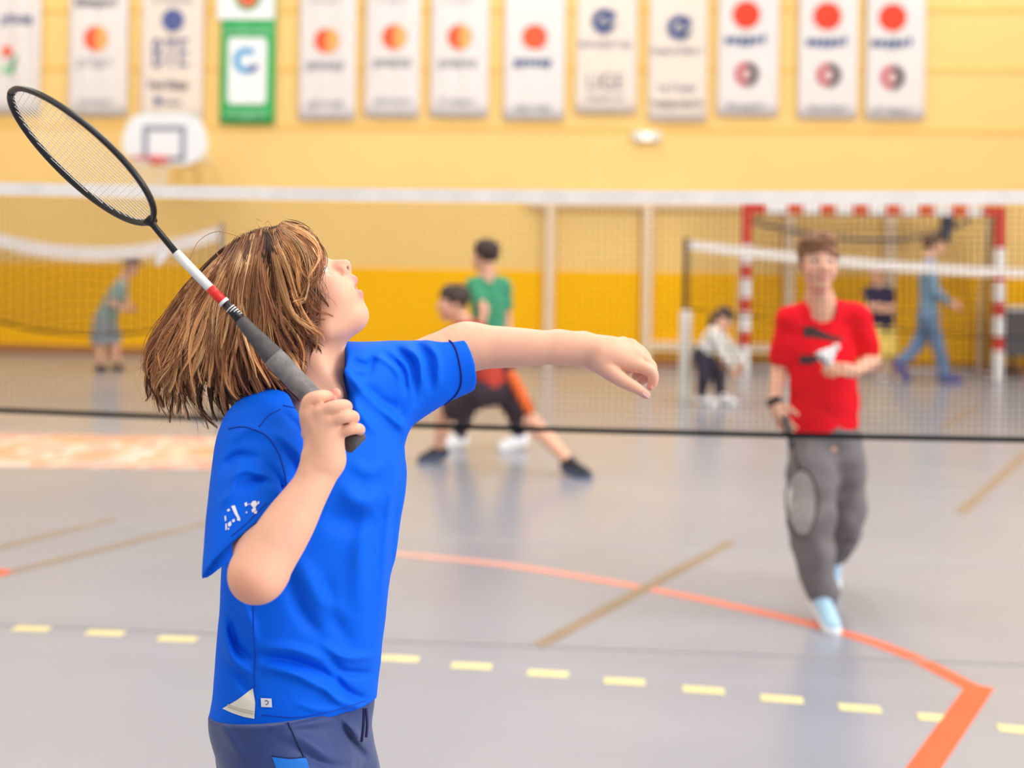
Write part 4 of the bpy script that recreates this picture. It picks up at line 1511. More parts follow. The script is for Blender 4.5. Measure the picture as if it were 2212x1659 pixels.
for e in (-1, 1):
    hd_.ell(h_(739, 585, e * 0.0095), (0.0085, 0.0085, 0.006), HA, 0.004)
    hd_.ell(h_(749, 581, e * 0.006), (0.004, 0.0034, 0.003), HA, 0.002, '-')
    hd_.cone(h_(730, 575, e * 0.0175), h_(738, 598, e * 0.0165), 0.0014, 0.0014, 0.004, '-')
hd_.cone(h_(752, 585), h_(752, 594), r_(5), r_(5), 0.006)
# lips, mouth slightly open
for a, b in ((-1, 0), (0, 1)):
    hd_.cone(h_(755, 616, a * 0.019), h_(763, 605, 0) if a else h_(763, 605), r_(4), r_(8.5), 0.006) if a else hd_.cone(h_(763, 605), h_(755, 616, 0.019), r_(8.5), r_(4), 0.006)
    hd_.cone(h_(758, 631, a * 0.018), h_(773, 636), r_(4), r_(9), 0.006) if a else hd_.cone(h_(773, 636), h_(758, 631, 0.018), r_(9), r_(4), 0.006)
hd_.ell(h_(772, 621), (0.0075, 0.0034, 0.016), HA, 0.003, '-')
# eye sockets and lids
for e in (-1, 1):
    hd_.ell(h_(702, 579, e * 0.033), (0.012, 0.011, 0.014), HA, 0.008, '-')
    ec = h_(692, 588, e * 0.030)
    hd_.cone(ec + fwd * 0.0095 + upv * 0.0075 - e * lat_ * 0.002, ec + fwd * 0.004 + upv * 0.006 + e * lat_ * 0.012, 0.0032, 0.0032, 0.003)
    hd_.cone(ec + fwd * 0.0105 - upv * 0.0065 - e * lat_ * 0.004, ec + fwd * 0.004 - upv * 0.006 + e * lat_ * 0.011, 0.0032, 0.0032, 0.003)
    hd_.cone(h_(690, 560, e * 0.012), h_(684, 566, e * 0.042), r_(7), r_(6), 0.012)
# neck and throat
hd_.tube(h_(648, 690, 0.005), h_(690, 925, 0.0), (1, 0, 0.2), [(0, 0.042, 0.043), (0.4, 0.0475, 0.05), (0.7, 0.049, 0.055), (1, 0.06, 0.075)], 0.022)
hd_.cone(h_(752, 690), h_(700, 718), r_(22), r_(30), 0.02)
hd_.cone(h_(742, 765), h_(738, 790), r_(7), r_(6), 0.018)               # throat bump
hd_.cone(h_(640, 720, -0.035), h_(728, 850, -0.03), 0.012, 0.009, 0.015)  # neck muscle
parts = [hd_.mesh()]


def px_chain(S_, pts, k=0.006):
    """pts rows: px, py, depth, radius in px"""
    p = [P(a, b, c) for a, b, c, _ in pts]
    r = [d * c / FPX for _, _, c, d in pts]
    S_.chain(p, r, k)


# ---- right arm with the hand closed on the grip
ra = Sculpt(P(460, 1330, 1.5) - (0.02, 0.26, 0), P(820, 800, 1.5) + (0, 0.12, 0.02), 0.0017)
px_chain(ra, [(552, 965, 1.56, 52), (552, 1100, 1.50, 52), (562, 1222, 1.405, 56)], 0.02)
ra.tube(P(560, 1234, 1.388), P(704, 1000, 1.442), (0, 1, 0), [(-0.02, 0.0325, 0.0325), (0.2, 0.0345, 0.035), (0.45, 0.0325, 0.033), (0.7, 0.0275, 0.027), (0.9, 0.0238, 0.0238), (1.02, 0.0232, 0.0232)], 0.018)
ra.ell(P(556, 1250, 1.378), (0.024, 0.026, 0.022), None, 0.03)
ra.cone(P(672, 1010, 1.43), P(668, 985, 1.432), 0.012, 0.010, 0.016)
hy = 1.441
fing = 1655.0
# palm
for x, y, d, rr in ((668, 893, -0.004, 17), (692, 892, -0.010, 17), (713, 908, -0.009, 16), (730, 930, -0.002, 15)):
    ra.cone(P(701, 992, hy), P(x, y, hy + d), 30 / fing, rr / fing, 0.014)
ra.cone(P(690, 985, hy + 0.006), P(662, 908, hy + 0.008), 20 / fing, 15 / fing, 0.012)
# index: knuckle, over the top of the grip, tip behind it
px_chain(ra, [(664, 893, hy - 0.002, 17), (668, 866, hy - 0.006, 15.5), (692, 857, hy - 0.004, 14.5), (708, 857, hy + 0.018, 13), (716, 866, hy + 0.05, 12)], 0.006)
# middle, ring, little
px_chain(ra, [(694, 889, hy - 0.012, 15.5), (722, 879, hy - 0.014, 14.5), (744, 876, hy - 0.004, 13.5), (748, 882, hy + 0.024, 12.5), (728, 893, hy + 0.052, 11.5)], 0.004)
px_chain(ra, [(714, 910, hy - 0.012, 15), (742, 901, hy - 0.013, 14.2), (760, 899, hy - 0.002, 13.2), (764, 905, hy + 0.024, 12.2), (742, 918, hy + 0.052, 11)], 0.004)
px_chain(ra, [(730, 935, hy - 0.005, 14), (757, 927, hy - 0.007, 13), (774, 926, hy + 0.003, 12), (777, 931, hy + 0.026, 11), (756, 944, hy + 0.05, 10)], 0.004)
# thumb across the back of the grip, its tip showing at the top
px_chain(ra, [(668, 935, hy + 0.02, 18), (672, 895, hy + 0.052, 15), (702, 866, hy + 0.062, 13), (725, 850, hy + 0.058, 12)], 0.008)
# tendons
for x, y in ((668, 893), (692, 892), (713, 908)):
    ra.cone(P(696, 980, hy - 0.0175), P(x, y + 8, hy - 0.0125), 0.002, 0.0028, 0.008)
# creases between the closed fingers
for p in ([(676, 884), (688, 873), (696, 867)], [(712, 897), (726, 889), (744, 889)], [(718, 926), (740, 914), (762, 911)]):
    q = [P(x, y, hy - 0.026) for x, y in p]
    ra.chain(q, [0.003, 0.0032, 0.0028], 0.005, '-')
parts.append(ra.mesh())

# ---- left arm reaching forward
LY = 1.755
la = Sculpt(P(820, 900, LY) - (0, 0.14, 0.02), P(1440, 660, LY) + (0.02, 0.14, 0.02), 0.0017)
lf = lambda r: r
px_chain(la, [(866, 815, 1.73, 62), (960, 770, 1.74, 56), (1010, 748, 1.75, 49)], 0.02)
la.tube(P(1006, 749, 1.75), P(1256, 752, 1.757), (0, 1, 0.1), [(-0.02, 0.034, 0.034), (0.2, 0.0335, 0.0338), (0.48, 0.0305, 0.0308), (0.77, 0.026, 0.0256), (1.02, 0.024, 0.0234)], 0.018)
la.tube(P(1205, 748, 1.757), P(1315, 768, 1.757), (-0.2, 0, 1), [(0, 35 / 1366, 0.022), (0.4, 34 / 1366, 0.019), (0.7, 36 / 1366, 0.018), (1, 40 / 1366, 0.018)], 0.012)
la.cone(P(1262, 735, 1.765), P(1270, 735, 1.768), 16 / 1366, 14 / 1366, 0.012)
for x, y, d, rr in ((1374, 789, -0.014, 15), (1376, 768, -0.004, 16), (1362, 747, 0.012, 15.5), (1346, 741, 0.03, 14)):
    la.cone(P(1298, 764, 1.757 + d * 0.4), P(x, y, 1.757 + d), 30 / 1366, rr / 1366, 0.014)
px_chain(la, [(1374, 789, 1.743, 14.5), (1396, 797, 1.738, 13.5), (1409, 806, 1.737, 13), (1411, 822, 1.739, 11.5), (1406, 835, 1.742, 9.5)], 0.004)
px_chain(la, [(1376, 768, 1.753, 15), (1398, 783, 1.750, 13.5), (1408, 796, 1.752, 12.5), (1400, 814, 1.758, 11.5), (1386, 822, 1.764, 10)], 0.004)
px_chain(la, [(1362, 747, 1.769, 15), (1384, 760, 1.770, 13), (1398, 780, 1.772, 12), (1392, 802, 1.778, 11), (1374, 812, 1.782, 10)], 0.004)
px_chain(la, [(1346, 741, 1.787, 13), (1366, 752, 1.790, 12), (1380, 772, 1.792, 11), (1374, 792, 1.797, 10), (1358, 800, 1.80, 9)], 0.004)
px_chain(la, [(1296, 783, 1.748, 23), (1322, 806, 1.738, 19), (1348, 824, 1.732, 15.5), (1374, 838, 1.729, 12.5), (1396, 853, 1.728, 9.5)], 0.008)
parts.append(la.mesh())

# ---- trunk core and legs down to the floor (below the picture)
hipR, hipL = P(585, 1500, 1.60), P(655, 1490, 1.69)
knR, knL = np.array([-0.30, 1.53, 0.37]), np.array([-0.225, 1.72, 0.385])
anR, anL = np.array([-0.385, 1.58, 0.085]), np.array([-0.25, 1.80, 0.085])
lg = Sculpt((-0.5, 1.4, 0.0), (0.02, 1.95, 1.08), 0.007)
lg.cone(P(705, 930, 1.64), P(640, 1480, 1.65), 0.07, 0.085, 0.03)
for a, b, c in ((hipR, knR, anR), (hipL, knL, anL)):
    lg.cone(a, b, 0.07, 0.048, 0.02)
    lg.chain([b, b * 0.65 + c * 0.35, c], [0.046, 0.049, 0.03], 0.02)
parts.append(lg.mesh())
parts = [(relax(v, f, 4), f) for v, f in parts]
V, F = join(parts)
col = np.tile(np.array(lin((230, 174, 146))), (len(V), 1))


def blush(c, r, k, a=0.8):
    global col
    w_ = np.exp(-(((V - c) / r) ** 2).sum(1))[:, None] * a
    col = col * (1 - w_) + np.array(lin(k)) * w_


for y, x, r in ((606, 770, 0.008), (637, 780, 0.009), (628, 772, 0.005)):
    for d in (-0.01, 0, 0.01):
        blush(h_(x, y, d), r, (218, 120, 124), 0.7)
for e in (-1, 1):
    blush(h_(712, 636, e * 0.05), 0.024, (240, 168, 148), 0.5)
    blush(h_(748, 580, e * 0.006), 0.004, (150, 80, 70), 0.8)
    blush(h_(692, 562, e * 0.035), 0.009, (150, 104, 76), 0.5)
blush(h_(707, 636, -0.055), 0.0016, (110, 66, 50), 0.9)
blush(h_(719, 688, -0.045), 0.0014, (130, 80, 60), 0.8)
for x, y, d in ((716, 857, 0.02), (726, 850, 0.05)):
    blush(P(x, y, hy + d), 0.012, (226, 128, 112), 0.6)
for x, y in ((668, 866), (746, 878), (762, 900), (775, 927), (694, 889), (714, 910)):
    blush(P(x, y, hy - 0.01), 0.009, (238, 160, 130), 0.45)
blush(P(540, 1270, 1.36), 0.03, (232, 152, 126), 0.5)
for x, y, Y in ((1409, 826, 1.74), (1388, 820, 1.765), (1400, 856, 1.728), (1386, 790, 1.75)):
    blush(P(x, y, Y), 0.012, (226, 140, 124), 0.5)
body = link('body', mesh_np('body', V, F, True, col), m_skin, root)
for e in (-1, 1):
    ec = h_(692.5, 587.5, e * 0.030)
    eo = MB().add(*sphere_vf(ec, 0.0118, 20, 14)).build('eye', m_eyew, body, True, True)
    MB().add(*sphere_vf(ec + unit(fwd * 0.85 + upv * 0.5 - e * lat_ * 0.12) * 0.0062, 0.0066, 16, 10)).build('iris', m_iris, eo, True, True)
    ls = []
    for k in range(9):
        a = ec + fwd * (0.0105 - 0.0007 * k) + upv * 0.0085 + e * lat_ * (-0.003 + 0.0016 * k)
        ls.append(a)
    MB().tube(ls, 0.0011, 5).build('eyelashes', M('lash_brown', (74, 50, 40), 0.6), eo, True, True)
# nails of thumb and forefinger of the free hand
m_nail = M('nail_pink', (242, 196, 186), 0.3, 0.02, 30)
nl = Snap(*parts[2])
for poly in ([(1395 + 7 * math.cos(a) + 2 * math.sin(a), 853 + 4.5 * math.sin(a) + 3.2 * math.cos(a)) for a in np.linspace(0, 5.76, 12)], [(1409 + 3 * math.cos(a), 836 + 5 * math.sin(a)) for a in np.linspace(0, 5.76, 12)]):
    v, f = nl.patch(poly, 0.0006, 1)
    if v:
        link('nail', mesh_np('nail', v, f), m_nail, body)

# ---- t-shirt
sA, sB = np.array([0.72, 0.69, 0]), np.array([0.69, -0.72, 0])
TY = 1.64
SH = Sculpt((-0.52, 1.40, 0.60), (0.02, 1.92, 1.26), 0.0024)
SH.tube(P(716, 830, TY), P(630, 1600, TY), sA,
        [(0, 0.085, 0.062), (0.1, 0.118, 0.082), (0.22, 0.138, 0.097), (0.45, 0.140, 0.098), (0.62, 0.135, 0.098), (0.8, 0.128, 0.098), (1, 0.132, 0.104)], 0.0)
SH.cone(P(560, 952, 1.545), P(668, 880, 1.60), 0.048, 0.050, 0.04)
SH.cone(P(840, 818, 1.715), P(735, 838, 1.65), 0.050, 0.050, 0.03)
Dtorso = SH.D
# right sleeve, hanging over the upper arm and open towards the forearm
SH.D = np.full(SH.n, 0.2, np.float32)
SH.tube(P(560, 945, 1.55), P(533, 1230, 1.455), (1, 0, 0), [(-0.05, 0.046, 0.05), (0.15, 0.056, 0.058), (0.4, 0.060, 0.064), (0.75, 0.057, 0.066), (1.1, 0.054, 0.066)], 0.0)
q1, q2, q3 = P(470, 1232, 1.50), P(606, 1072, 1.42), P(500, 1170, 1.385)
Tr = SH.D.copy()
cn = np.cross(q2 - q1, q3 - q1)
cn = unit(cn if cn[2] < 0 else -cn)
SH.cut(q1, cn)
Dr = SH.D
# left sleeve
SH.D = np.full(SH.n, 0.2, np.float32)
SH.tube(P(820, 846, 1.70), P(1000, 782, 1.745), (-0.33, 0, 1), [(-0.1, 0.070, 0.056), (0.2, 0.066, 0.056), (0.5, 0.058, 0.054), (0.8, 0.0495, 0.052), (1.15, 0.045, 0.050)], 0.0)
Tl = SH.D.copy()
ln_ = unit(P(1006, 772, 1.745) - P(880, 812, 1.71))
SH.cut(P(1006, 800, 1.745), ln_)
Dl = SH.D
SH.D = Dtorso
for q in (Dr, Dl):
    hh = np.maximum(0.035 - np.abs(SH.D - q), 0) / 0.035
    SH.D = np.minimum(SH.D, q) - hh * hh * 0.035 * 0.25


def proj_folds(p):
    x, y = to_px(p)
    d = np.zeros(len(p))
    for pts, wd, amp in FOLDS:
        q = spline(np.array(pts, float), max(4, 6 * (len(pts) - 1)))
        lo, hi = q.min(0) - 3 * wd, q.max(0) + 3 * wd
        m = (x > lo[0]) & (x < hi[0]) & (y > lo[1]) & (y < hi[1]) & (p[:, 1] < 1.72)
        if not m.any():
            continue
        X, Yy = x[m], y[m]
        best = np.full(len(X), 1e9)
        tt = np.zeros(len(X))
        for i in range(len(q) - 1):
            a, b = q[i], q[i + 1]
            ab = b - a
            t = np.clip(((X - a[0]) * ab[0] + (Yy - a[1]) * ab[1]) / (ab @ ab + 1e-9), 0, 1)
            dd = (X - a[0] - t * ab[0]) ** 2 + (Yy - a[1] - t * ab[1]) ** 2
            k = dd < best
            best = np.where(k, dd, best)
            tt = np.where(k, (i + t) / (len(q) - 1), tt)
        taper = np.sqrt(np.clip(np.sin(np.pi * np.clip(tt, 0.02, 0.98)), 0, 1))
        d[m] -= 1.6 * amp * taper * np.exp(-best / wd ** 2)
    return d


# picture strokes: (line, half width px, height in m); positive raises the cloth
FOLDS = [
    ([(748, 800), (790, 850), (850, 905), (872, 926)], 10, 0.006), ([(752, 850), (780, 895), (808, 932)], 8, 0.004),
    ([(770, 820), (820, 868), (860, 880)], 14, -0.005), ([(752, 775), (790, 790), (812, 770)], 9, -0.006), ([(760, 810), (790, 812), (806, 790)], 8, -0.004),
    ([(812, 768), (850, 790), (868, 820)], 7, 0.004), ([(830, 765), (868, 800), (878, 850)], 7, -0.006), ([(855, 752), (890, 790), (896, 850)], 7, -0.006),
    ([(875, 748), (905, 775), (912, 830)], 7, 0.005), ([(896, 742), (928, 775), (930, 840)], 9, -0.005), ([(920, 740), (944, 772), (946, 830)], 8, 0.004),
    ([(905, 870), (880, 900), (868, 960)], 12, 0.004),
    # right sleeve
    ([(482, 1010), (515, 985), (560, 990)], 9, -0.005), ([(490, 1040), (530, 1015), (585, 1035)], 9, 0.005), ([(520, 1052), (570, 1035), (605, 1055)], 8, -0.006),
    ([(560, 1020), (595, 1050), (612, 1085)], 8, 0.005), ([(476, 1090), (500, 1060), (520, 1000)], 9, 0.004), ([(575, 1000), (605, 1040), (616, 1080)], 7, -0.005),
    ([(500, 950), (540, 925), (580, 945)], 9, 0.003),
    ([(590, 930), (640, 970), (662, 1010)], 10, 0.004), ([(600, 960), (635, 1010), (640, 1060)], 9, -0.004), ([(610, 890), (650, 930), (662, 975)], 9, -0.003),
    # body
    ([(760, 1000), (800, 1020), (835, 1000)], 16, 0.004), ([(740, 1050), (780, 1085), (830, 1070)], 22, 0.006), ([(700, 1110), (760, 1130), (810, 1110)], 26, -0.006),
    ([(872, 990), (850, 1120), (838, 1300), (824, 1415)], 9, -0.003), ([(856, 1000), (838, 1130), (824, 1300)], 9, 0.003),
    ([(800, 1060), (780, 1200), (776, 1330)], 22, 0.005), ([(640, 1200), (690, 1290), (740, 1330)], 20, 0.005), ([(610, 1220), (650, 1320), (690, 1370)], 16, -0.006),
    ([(700, 1240), (720, 1330), (760, 1400)], 18, -0.004),
    ([(560, 1418), (620, 1425), (690, 1448), (728, 1478)], 9, -0.008), ([(556, 1400), (630, 1402), (700, 1425)], 10, 0.006), ([(566, 1440), (640, 1458), (720, 1500)], 9, 0.006),
    ([(700, 1395), (745, 1420), (806, 1418)], 9, 0.005), ([(712, 1420), (740, 1450), (800, 1455)], 9, -0.006), ([(720, 1450), (745, 1490), (790, 1512)], 9, -0.006), ([(700, 1480), (730, 1512), (780, 1525)], 9, 0.005),
    ([(496, 1330), (512, 1395), (545, 1425)], 9, -0.007), ([(484, 1350), (500, 1420), (540, 1455)], 10, 0.006), ([(520, 1300), (540, 1340), (552, 1390)], 10, 0.004),
    ([(500, 1440), (525, 1470), (546, 1500)], 10, -0.005), ([(640, 1520), (700, 1535), (780, 1522)], 6, 0.002),
]
SH.warp(proj_folds)
SH.warp(lambda p: 0.0022 * fbm(p, 22, 1) + 0.0012 * fbm(p, 48, 2))
# collar opening, hem plane and sleeve mouths
SH.cone(P(672, 862, 1.605), P(655, 770, 1.60), 0.0525, 0.062, 0.006, '-')
SH.ell(P(700, 862, 1.565), (0.042, 0.046, 0.034), None, 0.016, '-')
hn = np.cross(P(800, 1524, 1.62) - P(640, 1561, 1.545), P(466, 1530, 1.66) - P(640, 1561, 1.545))
hn = unit(hn if hn[2] < 0 else -hn)
Ds = SH.D.copy()
SH.cut(P(640, 1561, 1.545), hn)
# hollow mouths of the sleeves and the hem
_, gx, gy, gz = SH._sub(SH.lo, SH.lo + SH.h * SH.n, 0)
for fld, p, n_, dep in ((Tr, q1, cn, 0.06), (Tl, P(1006, 800, 1.745), ln_, 0.03), (Ds, P(640, 1561, 1.545), hn, 0.03)):
    dd = -((gx - p[0]) * n_[0] + (gy - p[1]) * n_[1] + (gz - p[2]) * n_[2])
    SH.D = np.maximum(SH.D, -np.maximum(fld + 0.005 + 0.3 * np.maximum(dd, 0), dd - dep)).astype(np.float32)
sV, sF = SH.mesh()
sV = relax(sV, sF, 3)
m_blue = M('blue_jersey', (0, 96, 228), 0.7, 0.04, 8, spec=0.14, bump=0.05, bscale=140, wave='X')
m_bsoft = M('soft_blue_stitching', (0, 62, 172), 0.75, 0.05, 20)
m_bdark = M('blue_stitching', (0, 34, 122), 0.75, 0.05, 20)
shirt = link('t_shirt', mesh_np('t_shirt', sV, sF), m_blue, root)
sn = Snap(sV, sF)
for pts, r in (([(494, 926), (520, 922), (543, 926), (576, 942), (600, 976), (614, 1020), (620, 1056)], 0.0012), ([(606, 884), (580, 898), (559, 922)], 0.0009),
               ([(951, 724), (980, 746), (993, 788), (996, 826), (984, 853), (962, 872), (940, 890)], 0.0017),
               ([(548, 1298), (548, 1360), (551, 1420), (549, 1486)], 0.0009), ([(748, 862), (764, 880), (770, 898), (768, 912)], 0.001),
               ([(566, 1544), (640, 1549), (720, 1535), (790, 1514)], 0.0007), ([(500, 1158), (535, 1128), (575, 1086)], 0.0008), ([(612, 876), (640, 882), (662, 890)], 0.0009)):
    v, f = sn.seam(pts, r)
    link('seam', mesh_np('seam', v, f), m_bdark if r > 0.0015 else m_bsoft, shirt)
m_crm = M('cream_fabric', (230, 222, 208), 0.8, 0.04, 30)
v, f = sn.patch([(548, 1486), (552, 1518), (550, 1552), (528, 1548), (504, 1540), (482, 1530), (512, 1512)], 0.0014, 3)
gus = link('side_gusset', mesh_np('side_gusset', v, f), m_crm, shirt)
for k in (0, 1):
    v, f = sn.seam([(494, 1526 - 5 * k), (522, 1535 - 5 * k), (550, 1541 - 5 * k)], 0.0006, 0.0018, 14)
    link('seam', mesh_np('seam', v, f), M('cream_stitch', (190, 178, 160), 0.8), gus)
v, f = sn.patch([(564, 1507), (587, 1508), (588, 1527), (565, 1526)], 0.0018, 2)
tagp = link('hem_tag', mesh_np('hem_tag', v, f), M('tag_white', (222, 222, 226), 0.7), shirt)
an = np.linspace(-2.4, 2.0, 14)
v, f = sn.seam([(576 + 4.2 * math.cos(a), 1516.5 + 4.4 * math.sin(a)) for a in an], 0.0005, 0.0021, 20)
link('tag_logo', mesh_np('tag_logo', v, f), M('tag_ink', (60, 66, 90), 0.7), tagp)
v, f = sn.patch([(572, 858), (582, 856), (606, 870), (603, 876), (588, 872)], 0.0012, 2)
# white flecked sleeve print
m_pr = M('white_print', (232, 228, 232), 0.7, 0.03, 40)
rp = random.Random(5)
blobs = [[(500, 1094), (508, 1092), (514, 1110), (520, 1122), (516, 1124), (508, 1112)], [(491, 1102), (496, 1099), (498, 1103), (493, 1106)], [(528, 1088), (533, 1085), (535, 1092), (530, 1095)],
         [(541, 1090), (546, 1083), (552, 1082), (556, 1090), (551, 1096), (553, 1102), (545, 1108), (543, 1102), (547, 1098)], [(556, 1084), (560, 1083), (559, 1089), (556, 1090)],
         [(548, 1106), (555, 1104), (554, 1110), (549, 1110)], [(494, 1130), (499, 1126), (501, 1134), (497, 1138), (493, 1136)], [(486, 1116), (489, 1114), (490, 1124), (487, 1127)],
         [(502, 1124), (507, 1121), (508, 1127), (503, 1129)], [(531, 1106), (534, 1105), (534, 1109), (531, 1109)], [(512, 1120), (519, 1122), (519, 1126), (513, 1125)], [(488, 1132), (491, 1131), (491, 1144), (488, 1146)],
         [(493, 1141), (496, 1140), (496, 1144), (493, 1145)], [(537, 1089), (539, 1088), (539, 1091), (537, 1091)]]
pv, pf = [], []
for bl in blobs:
    v, f = sn.patch(bl, 0.0012, 1)
    pf += [tuple(i + len(pv) for i in q) for q in f]
    pv += v
if pv:
    link('sleeve_print', mesh_np('sleeve_print', pv, pf), m_pr, shirt)
v, f = sn.patch([(751, 838), (753, 837), (754, 841), (752, 842)], 0.0012, 0)
# cream neck tape inside the collar at the nape
nt_ = MB()
nt_.tube(spline([P(566, 872, 1.63), P(578, 860, 1.585), P(596, 868, 1.553), P(612, 878, 1.545)], 12), 0.0075, 8, 0.35, (0, 0, 1)).build('neck_tape', m_crm, shirt, True, True)

# ---- shorts
m_sho = M('navy_shorts', (38, 58, 112), 0.6, 0.06, 10, spec=0.35, sheen=0.2, bump=0.12, bscale=220)
m_panel = M('bright_blue_panel', (0, 104, 196), 0.65, 0.05, 14)
m_sdk = M('dark_navy', (24, 30, 74), 0.75, 0.05, 14)
st = Sculpt((-0.52, 1.38, 0.28), (0.0, 1.96, 0.78), 0.003)
st.tube(P(636, 1470, 1.645), P(636, 1590, 1.645), sA, [(-0.2, 0.125, 0.095), (0.5, 0.128, 0.1), (1.1, 0.115, 0.1)], 0.0)
st.tube(P(566, 1500, 1.60), P(668, 1800, 1.55), (1, 0.1, 0), [(0, 0.06, 0.075), (0.35, 0.078, 0.085), (0.6, 0.083, 0.088), (1.2, 0.082, 0.088)], 0.03)
st.tube(P(690, 1500, 1.68), P(735, 1800, 1.71), (1, 0.1, 0), [(0, 0.05, 0.07), (0.4, 0.07, 0.08), (1.2, 0.08, 0.085)], 0.02)
FOLDS = [([(736, 1560), (762, 1600), (790, 1634)], 7, -0.006), ([(560, 1570), (640, 1566), (720, 1556)], 8, 0.003), ([(600, 1580), (660, 1600), (720, 1640)], 14, 0.004), ([(480, 1560), (500, 1600), (530, 1640)], 12, 0.003),
         ([(740, 1556), (765, 1580), (775, 1600)], 10, 0.005), ([(640, 1620), (700, 1650), (760, 1655)], 9, -0.004)]
st.warp(proj_folds)
st.warp(lambda p: 0.0025 * fbm(p, 26, 11) + 0.0012 * fbm(p, 60, 12))
st.cut((0, 0, 0.43), (0, 0, -1))
st.cut(P(640, 1561, 1.545) + (0, 0, 0.006), -hn if hn[2] < 0 else hn)
vV, vF = st.mesh()
sho = link('shorts', mesh_np('shorts', vV, vF), m_sho, root)
sn2 = Snap(vV, vF)
v, f = sn2.patch([(588, 1635), (625, 1640), (660, 1638), (668, 1660), (672, 1720), (640, 1760), (610, 1700)], 0.0012, 3)
link('side_panel', mesh_np('side_panel', v, f), m_panel, sho)
for pts in ([(622, 1562), (640, 1600), (656, 1636)], [(588, 1633), (625, 1638), (660, 1636)]):
    v, f = sn2.seam(pts, 0.0009, 0.0008)
    link('seam', mesh_np('seam', v, f), m_sdk, sho)
for dx in (0, 10):
    cd = spline([P(786 + dx * 0.5, 1530, 1.56), P(785 + dx * 0.8, 1565, 1.555), P(781 + dx, 1602 - dx, 1.553)], 8)
    MB().tube(cd, 0.0021, 6).build('drawstring', m_sdk, sho, True, True)

# ---- shoes on the floor (below the picture)
for an_, d in ((anR, (0.16, -0.06, 0)), (anL, (0.16, -0.05, 0))):
    to = an_ * (1, 1, 0) + np.array(d)
    heel = an_ * (1, 1, 0) - unit(d) * 0.04
    sp = Sculpt(np.minimum(heel, to) - (0.07, 0.07, 0.0), np.maximum(heel, to) + (0.07, 0.07, 0.17), 0.004)
    sp.cone(heel + (0, 0, 0.04), to + (0, 0, 0.034), 0.036, 0.031, 0.01)
    sp.cone(an_ + (0, 0, 0.02), heel + (0, 0, 0.04), 0.038, 0.036, 0.015)
    sp.cone(an_ + (0, 0, 0.01), to + (0, 0, 0.04), 0.036, 0.024, 0.02)
    v, f = sp.mesh()
    so = link('shoe', mesh_np('shoe', v, f), M('shoe_blue', (70, 96, 150), 0.6), root)
    sv_ = Sculpt(np.minimum(heel, to) - (0.06, 0.06, 0.01), np.maximum(heel, to) + (0.06, 0.06, 0.05), 0.004)
    sv_.cone(heel + (0, 0, 0.012), to + (0, 0, 0.012), 0.039, 0.036)
    sv_.cut((0, 0, 0.022), (0, 0, 1))
    sv_.cut((0, 0, 0.001), (0, 0, -1))
    v, f = sv_.mesh()
    link('sole', mesh_np('sole', v, f), M('sole_white', (232, 232, 232), 0.6), so)

# ---- hair: dark under-layer plus thousands of clumped strands
GUIDE = [
    [(606, 486), (650, 498), (682, 527), (693, 562), (684, 600), (668, 640)],
    [(604, 487), (645, 510), (672, 550), (680, 592), (668, 632), (640, 650)],
    [(600, 488), (636, 522), (662, 566), (672, 612), (660, 650), (634, 658)],
    [(596, 489), (622, 535), (645, 590), (655, 640), (668, 672), (686, 688)],
    [(590, 489), (604, 550), (622, 610), (642, 660), (664, 700), (676, 728)],
    [(582, 490), (588, 560), (600, 625), (622, 680), (648, 730), (660, 770)],
    [(574, 491), (570, 570), (578, 645), (598, 710), (630, 770), (652, 800)],
    [(566, 493), (556, 580), (560, 660), (572, 735), (602, 800), (640, 846)],
    [(558, 496), (542, 590), (540, 670), (548, 750), (572, 815), (606, 858)],
    [(550, 500), (526, 600), (520, 685), (524, 770), (542, 835), (572, 868)],
    [(542, 504), (510, 605), (498, 695), (498, 780), (510, 845), (534, 884)],
    [(534, 509), (494, 610), (476, 700), (472, 785), (480, 855), (502, 904)],
    [(526, 515), (478, 615), (454, 700), (444, 785), (448, 855), (474, 908)],
    [(518, 521), (464, 620), (434, 700), (416, 785), (412, 850), (436, 910)],
    [(510, 528), (450, 622), (414, 700), (390, 785), (382, 845), (402, 902)],
    [(500, 536), (436, 622), (396, 700), (366, 780), (352, 838), (364, 888)],
    [(490, 546), (422, 624), (380, 698), (346, 772), (328, 826), (322, 868)],
    [(482, 556), (412, 628), (368, 696), (336, 766), (318, 815), (312, 852)]]
GD = np.array([spline(g_, 40) for g_ in np.array(GUIDE, float)])        # guides x 40 x 2
SPINE = [((632, 585), (604, 690)), ((604, 690), (596, 800)), ((545, 610), (512, 800)), ((440, 740), (400, 830))]
SPW = [140, 125, 140, 85]
SPL = [0.086, 0.074, 0.088, 0.05]


def half_depth(x, y):
    L = np.full(x.shape, 0.012)
    for (a, b), w_, l_ in zip(SPINE, SPW, SPL):
        a, b = np.array(a, float), np.array(b, float)
        ab = b - a
        t = np.clip(((x - a[0]) * ab[0] + (y - a[1]) * ab[1]) / (ab @ ab), 0, 1)
        s_ = np.hypot(x - a[0] - t * ab[0], y - a[1] - t * ab[1])
        L = np.maximum(L, l_ * np.sqrt(np.clip(1 - (s_ / w_) ** 2, 0.0, 1)))
    return L


def lock(s, jit, m, n=18, t0=0.0, t1=1.0, curl=0.0, ph=0.0):
    i = min(int(s), len(GD) - 2)
    f = s - i
    g_ = GD[i] * (1 - f) + GD[i + 1] * f
    t = np.linspace(t0, t1, n) * 39
    k = np.minimum(t.astype(int), 38)
    q = g_[k] * (1 - (t - k))[:, None] + g_[k + 1] * (t - k)[:, None]
    u_ = np.linspace(0, 1, n)
    q = q + np.outer(u_ ** 1.5, jit) + np.stack([np.sin(ph + u_ * 6.0), 0.6 * np.cos(ph + u_ * 5.0)], -1) * curl * u_[:, None]
    return q


